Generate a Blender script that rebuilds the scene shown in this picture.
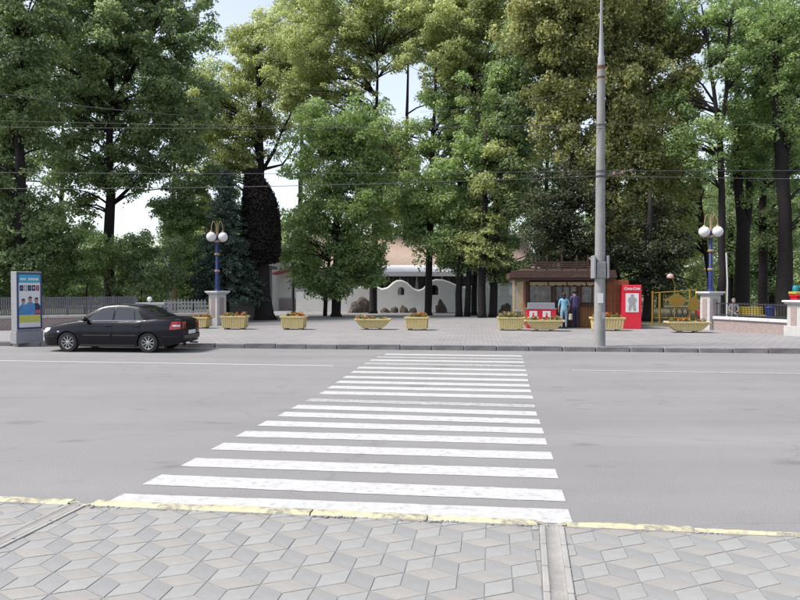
import bpy, bmesh, math, random
import numpy as np
from mathutils import Vector, Matrix

for o in list(bpy.data.objects):
    bpy.data.objects.remove(o, do_unlink=True)
SC = bpy.context.scene
COL = SC.collection
R = math.radians

# ------------------------------------------------------------------ camera
F_PX, CAM_H, PITCH = 700.0, 2.0, math.atan(14 / 700.0)
cam = bpy.data.cameras.new('camera')
cam.sensor_width = 36.0
cam.lens = F_PX / 800 * 36.0
cam.clip_start = 0.05
cam.clip_end = 2000
camo = bpy.data.objects.new('camera', cam)
COL.objects.link(camo)
camo.location = (0, 0, CAM_H)
camo.rotation_euler = (math.pi / 2 - PITCH, 0, 0)
SC.camera = camo

# ------------------------------------------------------------------ sky, sun, exposure
SUN_EL, SUN_AZ = 56.0, 262.0          # azimuth from north (+Y) clockwise: high up on the left
world = bpy.data.worlds.new('World')
SC.world = world
world.use_nodes = True
nt = world.node_tree
nt.nodes.clear()
sky = nt.nodes.new('ShaderNodeTexSky')
sky.sky_type = 'NISHITA'
sky.sun_disc = False
sky.sun_elevation = R(SUN_EL)
sky.sun_rotation = R(SUN_AZ)
sky.air_density = 1.0
sky.dust_density = 1.5
sky.ozone_density = 1.0
hs = nt.nodes.new('ShaderNodeHueSaturation')
hs.inputs['Saturation'].default_value = 0.5
bg = nt.nodes.new('ShaderNodeBackground')
bg.inputs["Strength"].default_value = 0.10
wo = nt.nodes.new('ShaderNodeOutputWorld')
nt.links.new(sky.outputs[0], hs.inputs['Color'])
nt.links.new(hs.outputs[0], bg.inputs['Color'])
nt.links.new(bg.outputs[0], wo.inputs['Surface'])
sl = bpy.data.lights.new('sun', 'SUN')
sl.energy = 2.4
sl.angle = R(14)
sl.color = (1.0, 0.95, 0.89)
so = bpy.data.objects.new('sun', sl)
COL.objects.link(so)
sd = Vector((math.sin(R(SUN_AZ)) * math.cos(R(SUN_EL)), math.cos(R(SUN_AZ)) * math.cos(R(SUN_EL)), math.sin(R(SUN_EL))))
so.rotation_euler = sd.to_track_quat('Z', 'Y').to_euler()
so.location = (-20, -20, 40)
SC.view_settings.view_transform = 'Standard'
SC.view_settings.look = 'None'
SC.view_settings.gamma = 1.0
SC.view_settings.use_curve_mapping = False
SC.view_settings.exposure = 1.35
SC.cycles.max_bounces = 6
SC.cycles.diffuse_bounces = 3
SC.cycles.glossy_bounces = 3
SC.cycles.transmission_bounces = 4
SC.cycles.transparent_max_bounces = 6
SC.render.resolution_x, SC.render.resolution_y = 1024, 768

# ------------------------------------------------------------------ helpers: photo pixel -> place
def ray(px, py):
    x, z = (px - 400) / F_PX, -(py - 300) / F_PX
    c, s = math.cos(PITCH), math.sin(PITCH)
    return Vector((x, c + z * s, z * c - s))

def G(px, py, z=0.0):
    r = ray(px, py)
    t = (z - CAM_H) / r.z
    return Vector((r.x * t, r.y * t, z))

def D(px, py, d):
    r = ray(px, py)
    t = d / r.y
    return Vector((r.x * t, d, CAM_H + r.z * t))

PAV = 0.12
FAR_A = -R(6.07)
NEAR_A = -R(7.5)
def farp(u, v, z=PAV):
    c, s = math.cos(FAR_A), math.sin(FAR_A)
    return Vector((u * c - v * s, 21.9 + u * s + v * c, z))
NEAR_O = (0.0, 5.87)
def nearp(u, v, z=0.06):
    c, s = math.cos(NEAR_A), math.sin(NEAR_A)
    return Vector((NEAR_O[0] + u * c - v * s, NEAR_O[1] + u * s + v * c, z))

# ------------------------------------------------------------------ materials
MATS = {}
def mat(name, col, rough=0.8, var=0.15, scale=6.0, metal=0.0, bump=0.0, bscale=40.0, col2=None, spec=0.4, coat=0.0, detail=6.0):
    if name in MATS:
        return MATS[name]
    m = bpy.data.materials.new(name)
    m.use_nodes = True
    t = m.node_tree
    b = t.nodes['Principled BSDF']
    b.inputs['Roughness'].default_value = rough
    b.inputs['Metallic'].default_value = metal
    b.inputs['Specular IOR Level'].default_value = spec
    b.inputs['Coat Weight'].default_value = coat
    tc = t.nodes.new('ShaderNodeTexCoord')
    n = t.nodes.new('ShaderNodeTexNoise')
    n.inputs['Scale'].default_value = scale
    n.inputs['Detail'].default_value = detail
    n.inputs['Roughness'].default_value = 0.65
    t.links.new(tc.outputs['Object'], n.inputs['Vector'])
    rp = t.nodes.new('ShaderNodeValToRGB')
    rp.color_ramp.elements[0].position = 0.3
    rp.color_ramp.elements[1].position = 0.72
    c2 = col2 if col2 else tuple(min(1, c * (1 + var)) for c in col)
    c1 = tuple(c * (1 - var) for c in col) if not col2 else col
    rp.color_ramp.elements[0].color = (*c1, 1)
    rp.color_ramp.elements[1].color = (*c2, 1)
    t.links.new(n.outputs['Fac'], rp.inputs['Fac'])
    t.links.new(rp.outputs['Color'], b.inputs['Base Color'])
    if bump > 0:
        n2 = t.nodes.new('ShaderNodeTexNoise')
        n2.inputs['Scale'].default_value = bscale
        n2.inputs['Detail'].default_value = 5
        t.links.new(tc.outputs['Object'], n2.inputs['Vector'])
        bp = t.nodes.new('ShaderNodeBump')
        bp.inputs['Strength'].default_value = bump
        bp.inputs['Distance'].default_value = 0.02
        t.links.new(n2.outputs['Fac'], bp.inputs['Height'])
        t.links.new(bp.outputs['Normal'], b.inputs['Normal'])
    MATS[name] = m
    return m

def island_var(m, amt=0.1):
    """a little tone difference from piece to piece (object random)"""
    t = m.node_tree
    b = t.nodes['Principled BSDF']
    src = b.inputs['Base Color'].links[0].from_socket
    oi = t.nodes.new('ShaderNodeObjectInfo')
    mr = t.nodes.new('ShaderNodeMapRange')
    mr.inputs['To Min'].default_value = 1 - amt
    mr.inputs['To Max'].default_value = 1 + amt
    t.links.new(oi.outputs['Random'], mr.inputs['Value'])
    h = t.nodes.new('ShaderNodeHueSaturation')
    t.links.new(src, h.inputs['Color'])
    t.links.new(mr.outputs[0], h.inputs['Value'])
    t.links.new(h.outputs[0], b.inputs['Base Color'])
    return m

def leaf_mat(name, c1, c2, c3, trans=0.82, nscale=0.5):
    m = bpy.data.materials.new(name)
    m.use_nodes = True
    t = m.node_tree
    t.nodes.clear()
    out = t.nodes.new('ShaderNodeOutputMaterial')
    b = t.nodes.new('ShaderNodeBsdfPrincipled')
    b.inputs['Roughness'].default_value = 0.6
    b.inputs['Specular IOR Level'].default_value = 0.2
    tr = t.nodes.new('ShaderNodeBsdfTranslucent')
    mx = t.nodes.new('ShaderNodeAddShader')      # a thin leaf reflects and lets through about as much again
    geo = t.nodes.new('ShaderNodeNewGeometry')
    tc = t.nodes.new('ShaderNodeTexCoord')
    n = t.nodes.new('ShaderNodeTexNoise')
    n.inputs['Scale'].default_value = nscale
    n.inputs['Detail'].default_value = 3
    t.links.new(tc.outputs['Object'], n.inputs['Vector'])
    ma = t.nodes.new('ShaderNodeMath')
    ma.operation = 'MULTIPLY_ADD'
    ma.inputs[1].default_value = 0.55
    ma.inputs[2].default_value = -0.28
    t.links.new(geo.outputs['Random Per Island'], ma.inputs[0])
    ad = t.nodes.new('ShaderNodeMath')
    ad.operation = 'ADD'
    t.links.new(ma.outputs[0], ad.inputs[0])
    t.links.new(n.outputs['Fac'], ad.inputs[1])
    rp = t.nodes.new('ShaderNodeValToRGB')
    e = rp.color_ramp.elements
    e[0].position, e[0].color = 0.25, (*c1, 1)
    e[1].position, e[1].color = 0.85, (*c3, 1)
    k = e.new(0.52)
    k.color = (*c2, 1)
    t.links.new(ad.outputs[0], rp.inputs['Fac'])
    t.links.new(rp.outputs['Color'], b.inputs['Base Color'])
    g = t.nodes.new('ShaderNodeHueSaturation')
    g.inputs['Value'].default_value = 2.0 * trans
    g.inputs['Saturation'].default_value = 1.1
    t.links.new(rp.outputs['Color'], g.inputs['Color'])
    t.links.new(g.outputs[0], tr.inputs['Color'])
    t.links.new(b.outputs[0], mx.inputs[0])
    t.links.new(tr.outputs[0], mx.inputs[1])
    t.links.new(mx.outputs[0], out.inputs['Surface'])
    MATS[name] = m
    return m

# ------------------------------------------------------------------ helpers: meshes
class MB:
    def __init__(s):
        s.v, s.f = [], []
    def add(s, vs, fs):
        b = len(s.v)
        s.v += [tuple(v) for v in vs]
        s.f += [tuple(b + i for i in f) for f in fs]
        return s
    def box(s, c, d, rz=0.0, taper=1.0, rx=0.0, ry=0.0):
        x, y, z = d[0] / 2, d[1] / 2, d[2] / 2
        M = Matrix.Rotation(rz, 3, 'Z') @ Matrix.Rotation(ry, 3, 'Y') @ Matrix.Rotation(rx, 3, 'X')
        vs = []
        for sz in (-1, 1):
            k = taper if sz > 0 else 1.0
            for sx, sy in ((-1, -1), (1, -1), (1, 1), (-1, 1)):
                vs.append(M @ Vector((sx * x * k, sy * y * k, sz * z)) + Vector(c))
        return s.add(vs, [(3, 2, 1, 0), (4, 5, 6, 7), (0, 1, 5, 4), (1, 2, 6, 5), (2, 3, 7, 6), (3, 0, 4, 7)])
    def prism(s, poly, z0, z1):
        n = len(poly)
        vs = [(p[0], p[1], z0) for p in poly] + [(p[0], p[1], z1) for p in poly]
        fs = [tuple(reversed(range(n))), tuple(range(n, 2 * n))]
        fs += [(i, (i + 1) % n, n + (i + 1) % n, n + i) for i in range(n)]
        return s.add(vs, fs)
    def slab(s, poly, y0, y1):
        """outline in x-z (counter-clockwise seen from -y), thickness along y"""
        n = len(poly)
        vs = [(p[0], y0, p[1]) for p in poly] + [(p[0], y1, p[1]) for p in poly]
        fs = [tuple(range(n)), tuple(reversed(range(n, 2 * n)))]
        fs += [((i + 1) % n, i, n + i, n + (i + 1) % n) for i in range(n)]
        return s.add(vs, fs)
    def tube(s, pts, rad, n=8, cap=True):
        pts = [Vector(p) for p in pts]
        if not hasattr(rad, '__len__'):
            rad = [rad] * len(pts)
        vs, fs = [], []
        up = None
        for i, p in enumerate(pts):
            t = (pts[min(i + 1, len(pts) - 1)] - pts[max(i - 1, 0)]).normalized()
            if up is None:
                up = Vector((1, 0, 0)) if abs(t.x) < 0.9 else Vector((0, 1, 0))
            a = (up - t * up.dot(t)).normalized()
            up = a
            b = t.cross(a)
            for k in range(n):
                w = 2 * math.pi * k / n
                vs.append(p + (a * math.cos(w) + b * math.sin(w)) * rad[i])
        for i in range(len(pts) - 1):
            for k in range(n):
                fs.append((i * n + k, i * n + (k + 1) % n, (i + 1) * n + (k + 1) % n, (i + 1) * n + k))
        if cap:
            fs.append(tuple(reversed(range(n))))
            fs.append(tuple(range((len(pts) - 1) * n, len(pts) * n)))
        return s.add(vs, fs)
    def lathe(s, prof, n=16, c=(0, 0, 0)):
        pts = [(c[0], c[1], c[2] + z) for r, z in prof]
        vs, fs = [], []
        for (r, z) in prof:
            for k in range(n):
                w = 2 * math.pi * k / n
                vs.append((c[0] + r * math.cos(w), c[1] + r * math.sin(w), c[2] + z))
        m = len(prof)
        for i in range(m - 1):
            for k in range(n):
                fs.append((i * n + k, i * n + (k + 1) % n, (i + 1) * n + (k + 1) % n, (i + 1) * n + k))
        fs.append(tuple(reversed(range(n))))
        fs.append(tuple(range((m - 1) * n, m * n)))
        return s.add(vs, fs)
    def ball(s, c, r, n=12, m=8, sq=(1, 1, 1)):
        prof = [(max(1e-4, math.sin(math.pi * i / m)), -math.cos(math.pi * i / m)) for i in range(m + 1)]
        b = len(s.v)
        s.lathe(prof, n)
        for i in range(b, len(s.v)):
            x, y, z = s.v[i]
            s.v[i] = (c[0] + x * r * sq[0], c[1] + y * r * sq[1], c[2] + z * r * sq[2])
        return s
    def mesh(s, name):
        me = bpy.data.meshes.new(name)
        me.from_pydata(s.v, [], s.f)
        me.update()
        return me
    def build(s, name, m, parent=None, loc=None, rz=None, smooth=False, bevel=0.0, fix=True):
        me = s.mesh(name)
        if fix:
            bm = bmesh.new()
            bm.from_mesh(me)
            bmesh.ops.recalc_face_normals(bm, faces=bm.faces)
            bm.to_mesh(me)
            bm.free()
        return link(name, me, m, parent, loc, rz, smooth, bevel)

def link(name, me, m, parent=None, loc=None, rz=None, smooth=False, bevel=0.0):
    if m is not None and not me.materials:
        me.materials.append(MATS[m] if isinstance(m, str) else m)
    o = bpy.data.objects.new(name, me)
    COL.objects.link(o)
    if parent is not None:
        o.parent = parent
    if loc is not None:
        o.location = loc
    if rz is not None:
        o.rotation_euler = (0, 0, rz)
    if smooth:
        me.polygons.foreach_set('use_smooth', [True] * len(me.polygons))
        if smooth != 'all':
            me.set_sharp_from_angle(angle=R(40))
    if bevel > 0:
        md = o.modifiers.new('bevel', 'BEVEL')
        md.width = bevel
        md.segments = 2
        md.limit_method = 'ANGLE'
    return o

def tag(o, label=None, cat=None, group=None, kind=None):
    if label: o['label'] = label
    if cat: o['category'] = cat
    if group: o['group'] = group
    if kind: o['kind'] = kind
    return o

def thing(name, label, cat, loc, rz=0.0, group=None):
    o = bpy.data.objects.new(name, None)
    o.empty_display_size = 0.2
    COL.objects.link(o)
    o.location = loc
    o.rotation_euler = (0, 0, rz)
    return tag(o, label, cat, group)

def copy_tree(o, parent=None):
    c = o.copy()
    COL.objects.link(c)
    c.parent = parent
    for ch in list(o.children):
        copy_tree(ch, c)
    return c

def struct(o):
    o['kind'] = 'structure'
    return o

def boolean_cut(o, cutters):
    """cut meshes out of o for good, then drop the cutters"""
    for c in cutters:
        md = o.modifiers.new('cut', 'BOOLEAN')
        md.operation = 'DIFFERENCE'
        md.solver = 'EXACT'
        md.object = c
    bpy.context.view_layer.update()
    dg = bpy.context.evaluated_depsgraph_get()
    me = bpy.data.meshes.new_from_object(o.evaluated_get(dg))
    o.modifiers.clear()
    o.data = me
    for c in cutters:
        bpy.data.objects.remove(c, do_unlink=True)

# ------------------------------------------------------------------ common materials
def asphalt(name, c1, c2, sc=1.0):
    m = mat(name, c1, 0.9, col2=c2, scale=0.35 * sc, bump=0.25, bscale=120, detail=10, spec=0.25)
    t = m.node_tree
    b = t.nodes['Principled BSDF']
    src = b.inputs['Base Color'].links[0].from_socket
    tc = t.nodes['Texture Coordinate']
    # fine aggregate speckle
    n = t.nodes.new('ShaderNodeTexNoise')
    n.inputs['Scale'].default_value = 70
    n.inputs['Detail'].default_value = 3
    t.links.new(tc.outputs['Object'], n.inputs['Vector'])
    mr = t.nodes.new('ShaderNodeMapRange')
    mr.inputs['From Min'].default_value = 0.3
    mr.inputs['From Max'].default_value = 0.7
    mr.inputs['To Min'].default_value = 0.82
    mr.inputs['To Max'].default_value = 1.16
    t.links.new(n.outputs['Fac'], mr.inputs['Value'])
    mx = t.nodes.new('ShaderNodeMixRGB')
    mx.blend_type = 'MULTIPLY'
    mx.inputs[0].default_value = 1
    t.links.new(src, mx.inputs[1])
    t.links.new(mr.outputs[0], mx.inputs[2])
    # oil stains: sparse dark spots, stretched along the street
    mp = t.nodes.new('ShaderNodeMapping')
    mp.inputs['Scale'].default_value = (0.55, 1.1, 1)
    mp.inputs['Rotation'].default_value = (0, 0, R(6))
    t.links.new(tc.outputs['Object'], mp.inputs['Vector'])
    v = t.nodes.new('ShaderNodeTexNoise')
    v.inputs['Scale'].default_value = 1.6
    v.inputs['Detail'].default_value = 4
    t.links.new(mp.outputs[0], v.inputs['Vector'])
    r2 = t.nodes.new('ShaderNodeValToRGB')
    r2.color_ramp.elements[0].position = 0.63
    r2.color_ramp.elements[0].color = (1, 1, 1, 1)
    r2.color_ramp.elements[1].position = 0.74
    r2.color_ramp.elements[1].color = (0.72, 0.72, 0.73, 1)
    t.links.new(v.outputs['Fac'], r2.inputs['Fac'])
    m2 = t.nodes.new('ShaderNodeMixRGB')
    m2.blend_type = 'MULTIPLY'
    m2.inputs[0].default_value = 1
    t.links.new(mx.outputs[0], m2.inputs[1])
    t.links.new(r2.outputs['Color'], m2.inputs[2])
    # long tyre-polished streaks along the street
    mp3 = t.nodes.new('ShaderNodeMapping')
    mp3.inputs['Rotation'].default_value = (0, 0, R(6.8))
    mp3.inputs['Scale'].default_value = (0.035, 0.75, 1)
    t.links.new(tc.outputs['Object'], mp3.inputs['Vector'])
    n3 = t.nodes.new('ShaderNodeTexNoise')
    n3.inputs['Scale'].default_value = 1.0
    n3.inputs['Detail'].default_value = 5
    t.links.new(mp3.outputs[0], n3.inputs['Vector'])
    q3 = t.nodes.new('ShaderNodeMapRange')
    q3.inputs['From Min'].default_value = .3
    q3.inputs['From Max'].default_value = .7
    q3.inputs['To Min'].default_value = .90
    q3.inputs['To Max'].default_value = 1.10
    t.links.new(n3.outputs['Fac'], q3.inputs['Value'])
    m4 = t.nodes.new('ShaderNodeMixRGB')
    m4.blend_type = 'MULTIPLY'
    m4.inputs[0].default_value = 1
    t.links.new(m2.outputs[0], m4.inputs[1])
    t.links.new(q3.outputs[0], m4.inputs[2])
    m2 = m4
    # thin cracks
    mp2 = t.nodes.new('ShaderNodeMapping')
    mp2.inputs['Scale'].default_value = (0.3, 0.55, 1)
    t.links.new(tc.outputs['Object'], mp2.inputs['Vector'])
    wn = t.nodes.new('ShaderNodeTexNoise')
    wn.inputs['Scale'].default_value = 1.8
    wn.inputs['Detail'].default_value = 5
    t.links.new(mp2.outputs[0], wn.inputs['Vector'])
    mixv = t.nodes.new('ShaderNodeMixRGB')
    mixv.inputs[0].default_value = 0.35
    t.links.new(mp2.outputs[0], mixv.inputs[1])
    t.links.new(wn.outputs['Color'], mixv.inputs[2])
    vo = t.nodes.new('ShaderNodeTexVoronoi')
    vo.feature = 'DISTANCE_TO_EDGE'
    vo.inputs['Scale'].default_value = 0.8
    t.links.new(mixv.outputs[0], vo.inputs['Vector'])
    r3 = t.nodes.new('ShaderNodeValToRGB')
    r3.color_ramp.elements[0].position = 0.0
    r3.color_ramp.elements[0].color = (0.62, 0.61, 0.6, 1)
    r3.color_ramp.elements[1].position = 0.006
    r3.color_ramp.elements[1].color = (1, 1, 1, 1)
    t.links.new(vo.outputs['Distance'], r3.inputs['Fac'])
    m3 = t.nodes.new('ShaderNodeMixRGB')
    m3.blend_type = 'MULTIPLY'
    m3.inputs[0].default_value = 0.3
    t.links.new(m2.outputs[0], m3.inputs[1])
    t.links.new(r3.outputs['Color'], m3.inputs[2])
    t.links.new(m3.outputs[0], b.inputs['Base Color'])
    return m

asphalt('asphalt', (0.176, 0.173, 0.175), (0.206, 0.202, 0.203))
def worn_paint(name, col, under, thresh=0.42, soft=0.1, sc=9.0, grain=60.0):
    m = mat(name, col, 0.75, var=0.06, scale=3)
    t = m.node_tree
    b = t.nodes['Principled BSDF']
    src = b.inputs['Base Color'].links[0].from_socket
    tc = t.nodes['Texture Coordinate']
    n = t.nodes.new('ShaderNodeTexNoise')
    n.inputs['Scale'].default_value = sc
    n.inputs['Detail'].default_value = 10
    n.inputs['Roughness'].default_value = 0.75
    t.links.new(tc.outputs['Object'], n.inputs['Vector'])
    r = t.nodes.new('ShaderNodeValToRGB')
    r.color_ramp.elements[0].position = thresh - soft
    r.color_ramp.elements[1].position = thresh + soft
    t.links.new(n.outputs['Fac'], r.inputs['Fac'])
    mx = t.nodes.new('ShaderNodeMixRGB')
    mx.inputs[1].default_value = (*under, 1)
    t.links.new(r.outputs['Color'], mx.inputs[0])
    t.links.new(src, mx.inputs[2])
    t.links.new(mx.outputs[0], b.inputs['Base Color'])
    return m
worn_paint('road_paint', (0.395, 0.395, 0.395), (0.24, 0.24, 0.24), 0.405, 0.08, 10.0)
worn_paint('road_paint_worn', (0.35, 0.35, 0.35), (0.21, 0.21, 0.21), 0.48, 0.09, 11.0)
worn_paint('kerb_yellow', (0.42, 0.40, 0.265), (0.21, 0.195, 0.17), 0.46, 0.06, 7.0)
mat('kerb_stone', (0.165, 0.158, 0.163), 0.9, 0.25, 5, bump=0.4, bscale=60)
mat('concrete', (0.265, 0.258, 0.25), 0.9, 0.18, 3, bump=0.3, bscale=50)
mat('concrete_dark', (0.20, 0.19, 0.185), 0.95, 0.25, 5, bump=0.4, bscale=60)
mat('earth', (0.085, 0.07, 0.05), 0.95, 0.3, 2, bump=0.4, bscale=20, col2=(0.06, 0.075, 0.03))
mat('joint', (0.165, 0.160, 0.155), 0.95, 0.25, 12)

# ------------------------------------------------------------------ ground, road, pavements
def sheet(name, pts, m, z):
    b = MB()
    b.add([(p[0], p[1], z) for p in pts], [tuple(range(len(pts)))])
    return struct(b.build(name, m))

sheet('ground', [(-700, -300), (700, -300), (700, 900), (-700, 900)], 'earth', -0.05)
N0, N1 = nearp(-90, 0.0, 0), nearp(90, 0.0, 0)
F0, F1 = farp(-90, 0.0, 0), farp(90, 0.0, 0)
sheet('road', [N0, N1, F1, F0], 'asphalt', 0.0)

# far pavement and park square: one raised slab
m = mat('far_paving', (0.225, 0.218, 0.222), 0.9, 0.10, 0.5, bump=0.15, bscale=60, detail=9)
t = m.node_tree
b_ = t.nodes['Principled BSDF']
src = b_.inputs['Base Color'].links[0].from_socket
br = t.nodes.new('ShaderNodeTexBrick')
br.inputs['Scale'].default_value = 1.0
br.inputs['Brick Width'].default_value = 0.30
br.inputs['Row Height'].default_value = 0.30
br.inputs['Mortar Size'].default_value = 0.012
br.inputs['Color1'].default_value = (0.92, 0.92, 0.92, 1)
br.inputs['Color2'].default_value = (1.06, 1.05, 1.04, 1)
br.inputs['Mortar'].default_value = (0.62, 0.6, 0.6, 1)
mpg = t.nodes.new('ShaderNodeMapping')
mpg.inputs['Rotation'].default_value = (0, 0, -FAR_A)
t.links.new(t.nodes['Texture Coordinate'].outputs['Object'], mpg.inputs['Vector'])
t.links.new(mpg.outputs[0], br.inputs['Vector'])
mx = t.nodes.new('ShaderNodeMixRGB')
mx.blend_type = 'MULTIPLY'
mx.inputs[0].default_value = 1.0
t.links.new(src, mx.inputs[1])
t.links.new(br.outputs['Color'], mx.inputs[2])
t.links.new(mx.outputs[0], b_.inputs['Base Color'])
A, B = farp(-90, 0.155), farp(90, 0.155)
Cc, Dd = farp(90, 42), farp(-90, 42)
struct(MB().prism([A, B, Cc, Dd], -0.04, PAV).build('pavement_far', 'far_paving'))

# far kerb: stones one metre long
kf = struct(bpy.data.objects.new('kerb_far', None))
COL.objects.link(kf)
rnd = random.Random(4)
kmes = []
for k in range(4):
    b = MB()
    b.box((0, 0, 0.06), (0.985, 0.15, 0.20))
    me = b.mesh('kerbstone')
    bm = bmesh.new(); bm.from_mesh(me)
    bmesh.ops.bevel(bm, geom=bm.edges[:], offset=0.012 + 0.006 * k, segments=1, affect='EDGES')
    for v in bm.verts:
        v.co += Vector((rnd.uniform(-.006, .006), rnd.uniform(-.006, .006), rnd.uniform(-.006, .006)))
    bm.to_mesh(me); bm.free()
    kmes.append(me)
island_var(MATS['kerb_stone'], 0.14)
for i in range(-22, 22):
    p = farp(i + 0.5, 0.075, 0)
    p.z += rnd.uniform(-0.012, 0.004)
    link('kerbstone', kmes[rnd.randrange(4)], 'kerb_stone', kf, p, FAR_A + rnd.uniform(-.008, .008))
kk = MB()
for s in (-1, 1):
    c = farp(s * 56, 0.075, 0.06)
    kk.box(c, (68, 0.15, 0.20), FAR_A)
tag(kk.build('kerb_run', 'kerb_stone', kf), kind='stuff')

# near kerb: painted yellow, chipped
kn = struct(bpy.data.objects.new('kerb_near', None))
COL.objects.link(kn)
CH_SLANT = 0.047                      # the gutters are not quite square to the kerb
CH_L, CH_R = -2.875, 1.252            # gutter channels across the pavement (u of their middle)
u = -6.2
i = 0
while u < 6.2:
    L = 1.0 if not (CH_L - 0.9 < u < CH_L) else CH_L - 0.11 - u
    if CH_R - 0.95 < u < CH_R: L = CH_R - 0.11 - u
    if abs(u - (CH_L - 0.11)) < 0.02: u = CH_L + 0.11; continue
    if abs(u - (CH_R - 0.11)) < 0.02: u = CH_R + 0.11; continue
    if u + L > CH_L - 0.11 and u < CH_L - 0.11: L = CH_L - 0.11 - u
    if u + L > CH_R - 0.11 and u < CH_R - 0.11: L = CH_R - 0.11 - u
    w = 0.15 if u < 0 else (0.12 if u < 2.3 else 0.085)
    n = max(6, int(L / 0.05))
    b = MB()
    prof = lambda x: [(-w / 2, -0.05), (-w / 2, 0.052), (-w / 2 + 0.018, 0.068), (w / 2 - 0.03, 0.068), (w / 2, 0.045), (w / 2, -0.05)]
    rr = random.Random(50 + i)
    vs, fs = [], []
    ph, chip = rr.uniform(0, 6), (rr.random() < 0.55)
    cx = rr.choice([0.08, 0.92]) * L
    for k in range(n + 1):
        x = (L - 0.012) * k / n + 0.006
        e = (math.exp(-((x - cx) / 0.13) ** 2) * (.8 + .5 * math.sin(x * 60)) if chip else 0) + .35 * max(0, math.sin(x * 8 + ph * 3) - .7)
        j = 0.004 * math.sin(x * 17 + ph) + rr.uniform(-.004, .004)
        for q, (yy, zz) in enumerate(prof(x)):
            if q in (1, 2, 3): zz -= (0.03 if q < 3 else 0.012) * e
            if q in (0, 1, 2): yy += (0.045 * e + j)
            vs.append((x, yy + (rr.uniform(-.003, .003) if 0 < q < 5 else 0), zz + (rr.uniform(-.0025, .0025) if 0 < q < 5 else 0)))
    for k in range(n):
        for q in range(5):
            fs.append((k * 6 + q, k * 6 + q + 1, (k + 1) * 6 + q + 1, (k + 1) * 6 + q))
    fs.append(tuple(range(6))); fs.append(tuple(reversed(range(n * 6, n * 6 + 6))))
    b.add(vs, fs)
    b.build('kerbstone', 'kerb_yellow', kn, nearp(u, w / 2 - 0.06, rr.uniform(-.006, .002)), NEAR_A + rr.uniform(-.006, .006), smooth=True)
    u += L
    i += 1
island_var(MATS['kerb_yellow'], 0.08)

# near pavement: joint bed + rhombus tiles
NP = -0.07
pts = [nearp(-60, NP), nearp(60, NP), nearp(60, -14), nearp(-60, -14)]
pn = struct(MB().prism([(p.x, p.y) for p in pts], -0.06, 0.0562).build('pavement_near', 'joint'))
TONES = [('tile_beige', (0.246, 0.237, 0.226)), ('tile_blue_grey', (0.214, 0.216, 0.218)), ('tile_light', (0.248, 0.249, 0.246))]
for nme, c in TONES:
    island_var(mat(nme, c, 0.85, 0.10, 4.0, bump=0.35, bscale=150, detail=9), 0.04)
LAT = 0.362
S3 = LAT / math.sqrt(3)
rh = [[(0, 0), 30, 90, 150], [(0, 0), 150, 210, 270], [(0, 0), 270, 330, 30]]
def rhomb(k):
    p = [Vector((0, 0))]
    for a in rh[k][1:]:
        p.append(Vector((math.cos(R(a)), math.sin(R(a)))) * S3)
    return p
tile_me, tile_c = [], []
for k in range(3):
    p = rhomb(k)
    c = sum(p, Vector((0, 0))) / 4
    tile_c.append(c)
    q0 = [(v - c) * 0.968 for v in p]
    q1 = [(v - c) * 0.945 for v in p]
    b = MB()
    vs = [(v.x, v.y, -0.03) for v in q0] + [(v.x, v.y, -0.003) for v in q0] + [(v.x, v.y, 0) for v in q1]
    fs = [(i, (i + 1) % 4, 4 + (i + 1) % 4, 4 + i) for i in range(4)] + [(4 + i, 4 + (i + 1) % 4, 8 + (i + 1) % 4, 8 + i) for i in range(4)] + [(8, 9, 10, 11)]
    b.add(vs, fs)
    me = b.mesh('paving_tile')
    me.materials.append(MATS[TONES[k][0]])
    tile_me.append(me)
def clip(poly, ax, lim, sg):
    out = []
    if ax == 0:      # along a gutter's slanted edge
        return [Vector((p.x + CH_SLANT * p.y, p.y)) for p in clip([Vector((p.x - CH_SLANT * p.y, p.y)) for p in poly], 2, lim, sg)]
    if ax == 2: ax = 0
    for i, p in enumerate(poly):
        q = poly[(i + 1) % len(poly)]
        a, c = (p[ax] - lim) * sg, (q[ax] - lim) * sg
        if a >= 0: out.append(p)
        if a * c < 0: out.append(p.lerp(q, a / (a - c)))
    return out
def area(p):
    return abs(sum(p[i].x * p[(i + 1) % len(p)].y - p[(i + 1) % len(p)].x * p[i].y for i in range(len(p)))) / 2
tiles = []
rt = random.Random(7)
for j in range(-40, 40):
    for i in range(-40, 40):
        for k in range(3):
            u0_ = LAT * (i + j * 0.5) + tile_c[k].x
            v0_ = LAT * j * math.sqrt(3) / 2 + tile_c[k].y
            for sec in range(3):      # three fields between the gutters, each laid with its own offset
                u = u0_ + (0.07, 0.0, 0.11)[sec]
                v = v0_ + (-0.05, 0.0, 0.045)[sec]
                if not (-5.2 < u < 5.2 and -4.6 < v < NP + 0.2): continue
                lo, hi = ((-99, CH_L - .101), (CH_L + .101, CH_R - .101), (CH_R + .101, 99))[sec]
                cen = Vector((u, v)) - tile_c[k]
                full = [p + cen for p in rhomb(k)]
                poly = clip(clip(clip(full, 0, lo, 1), 0, hi, -1), 1, NP - .035 + .03 * math.sin(u * 9 + k * 2), -1)
                if len(poly) < 3 or area(poly) < .003: continue
                cut = None if area(poly) > .999 * area(full) else poly
                w = nearp(u, v)
                if w.y < 0.6: continue
                px = 400 + 700 * w.x / w.y
                py = 286 + 700 * 1.94 / w.y
                vis = (-25 < px < 825) and py < 612
                tiles.append((not vis, -py, w, k, cut))
tiles.sort(key=lambda a: (a[0], a[1]))
rest = MB()
restm = []
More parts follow.
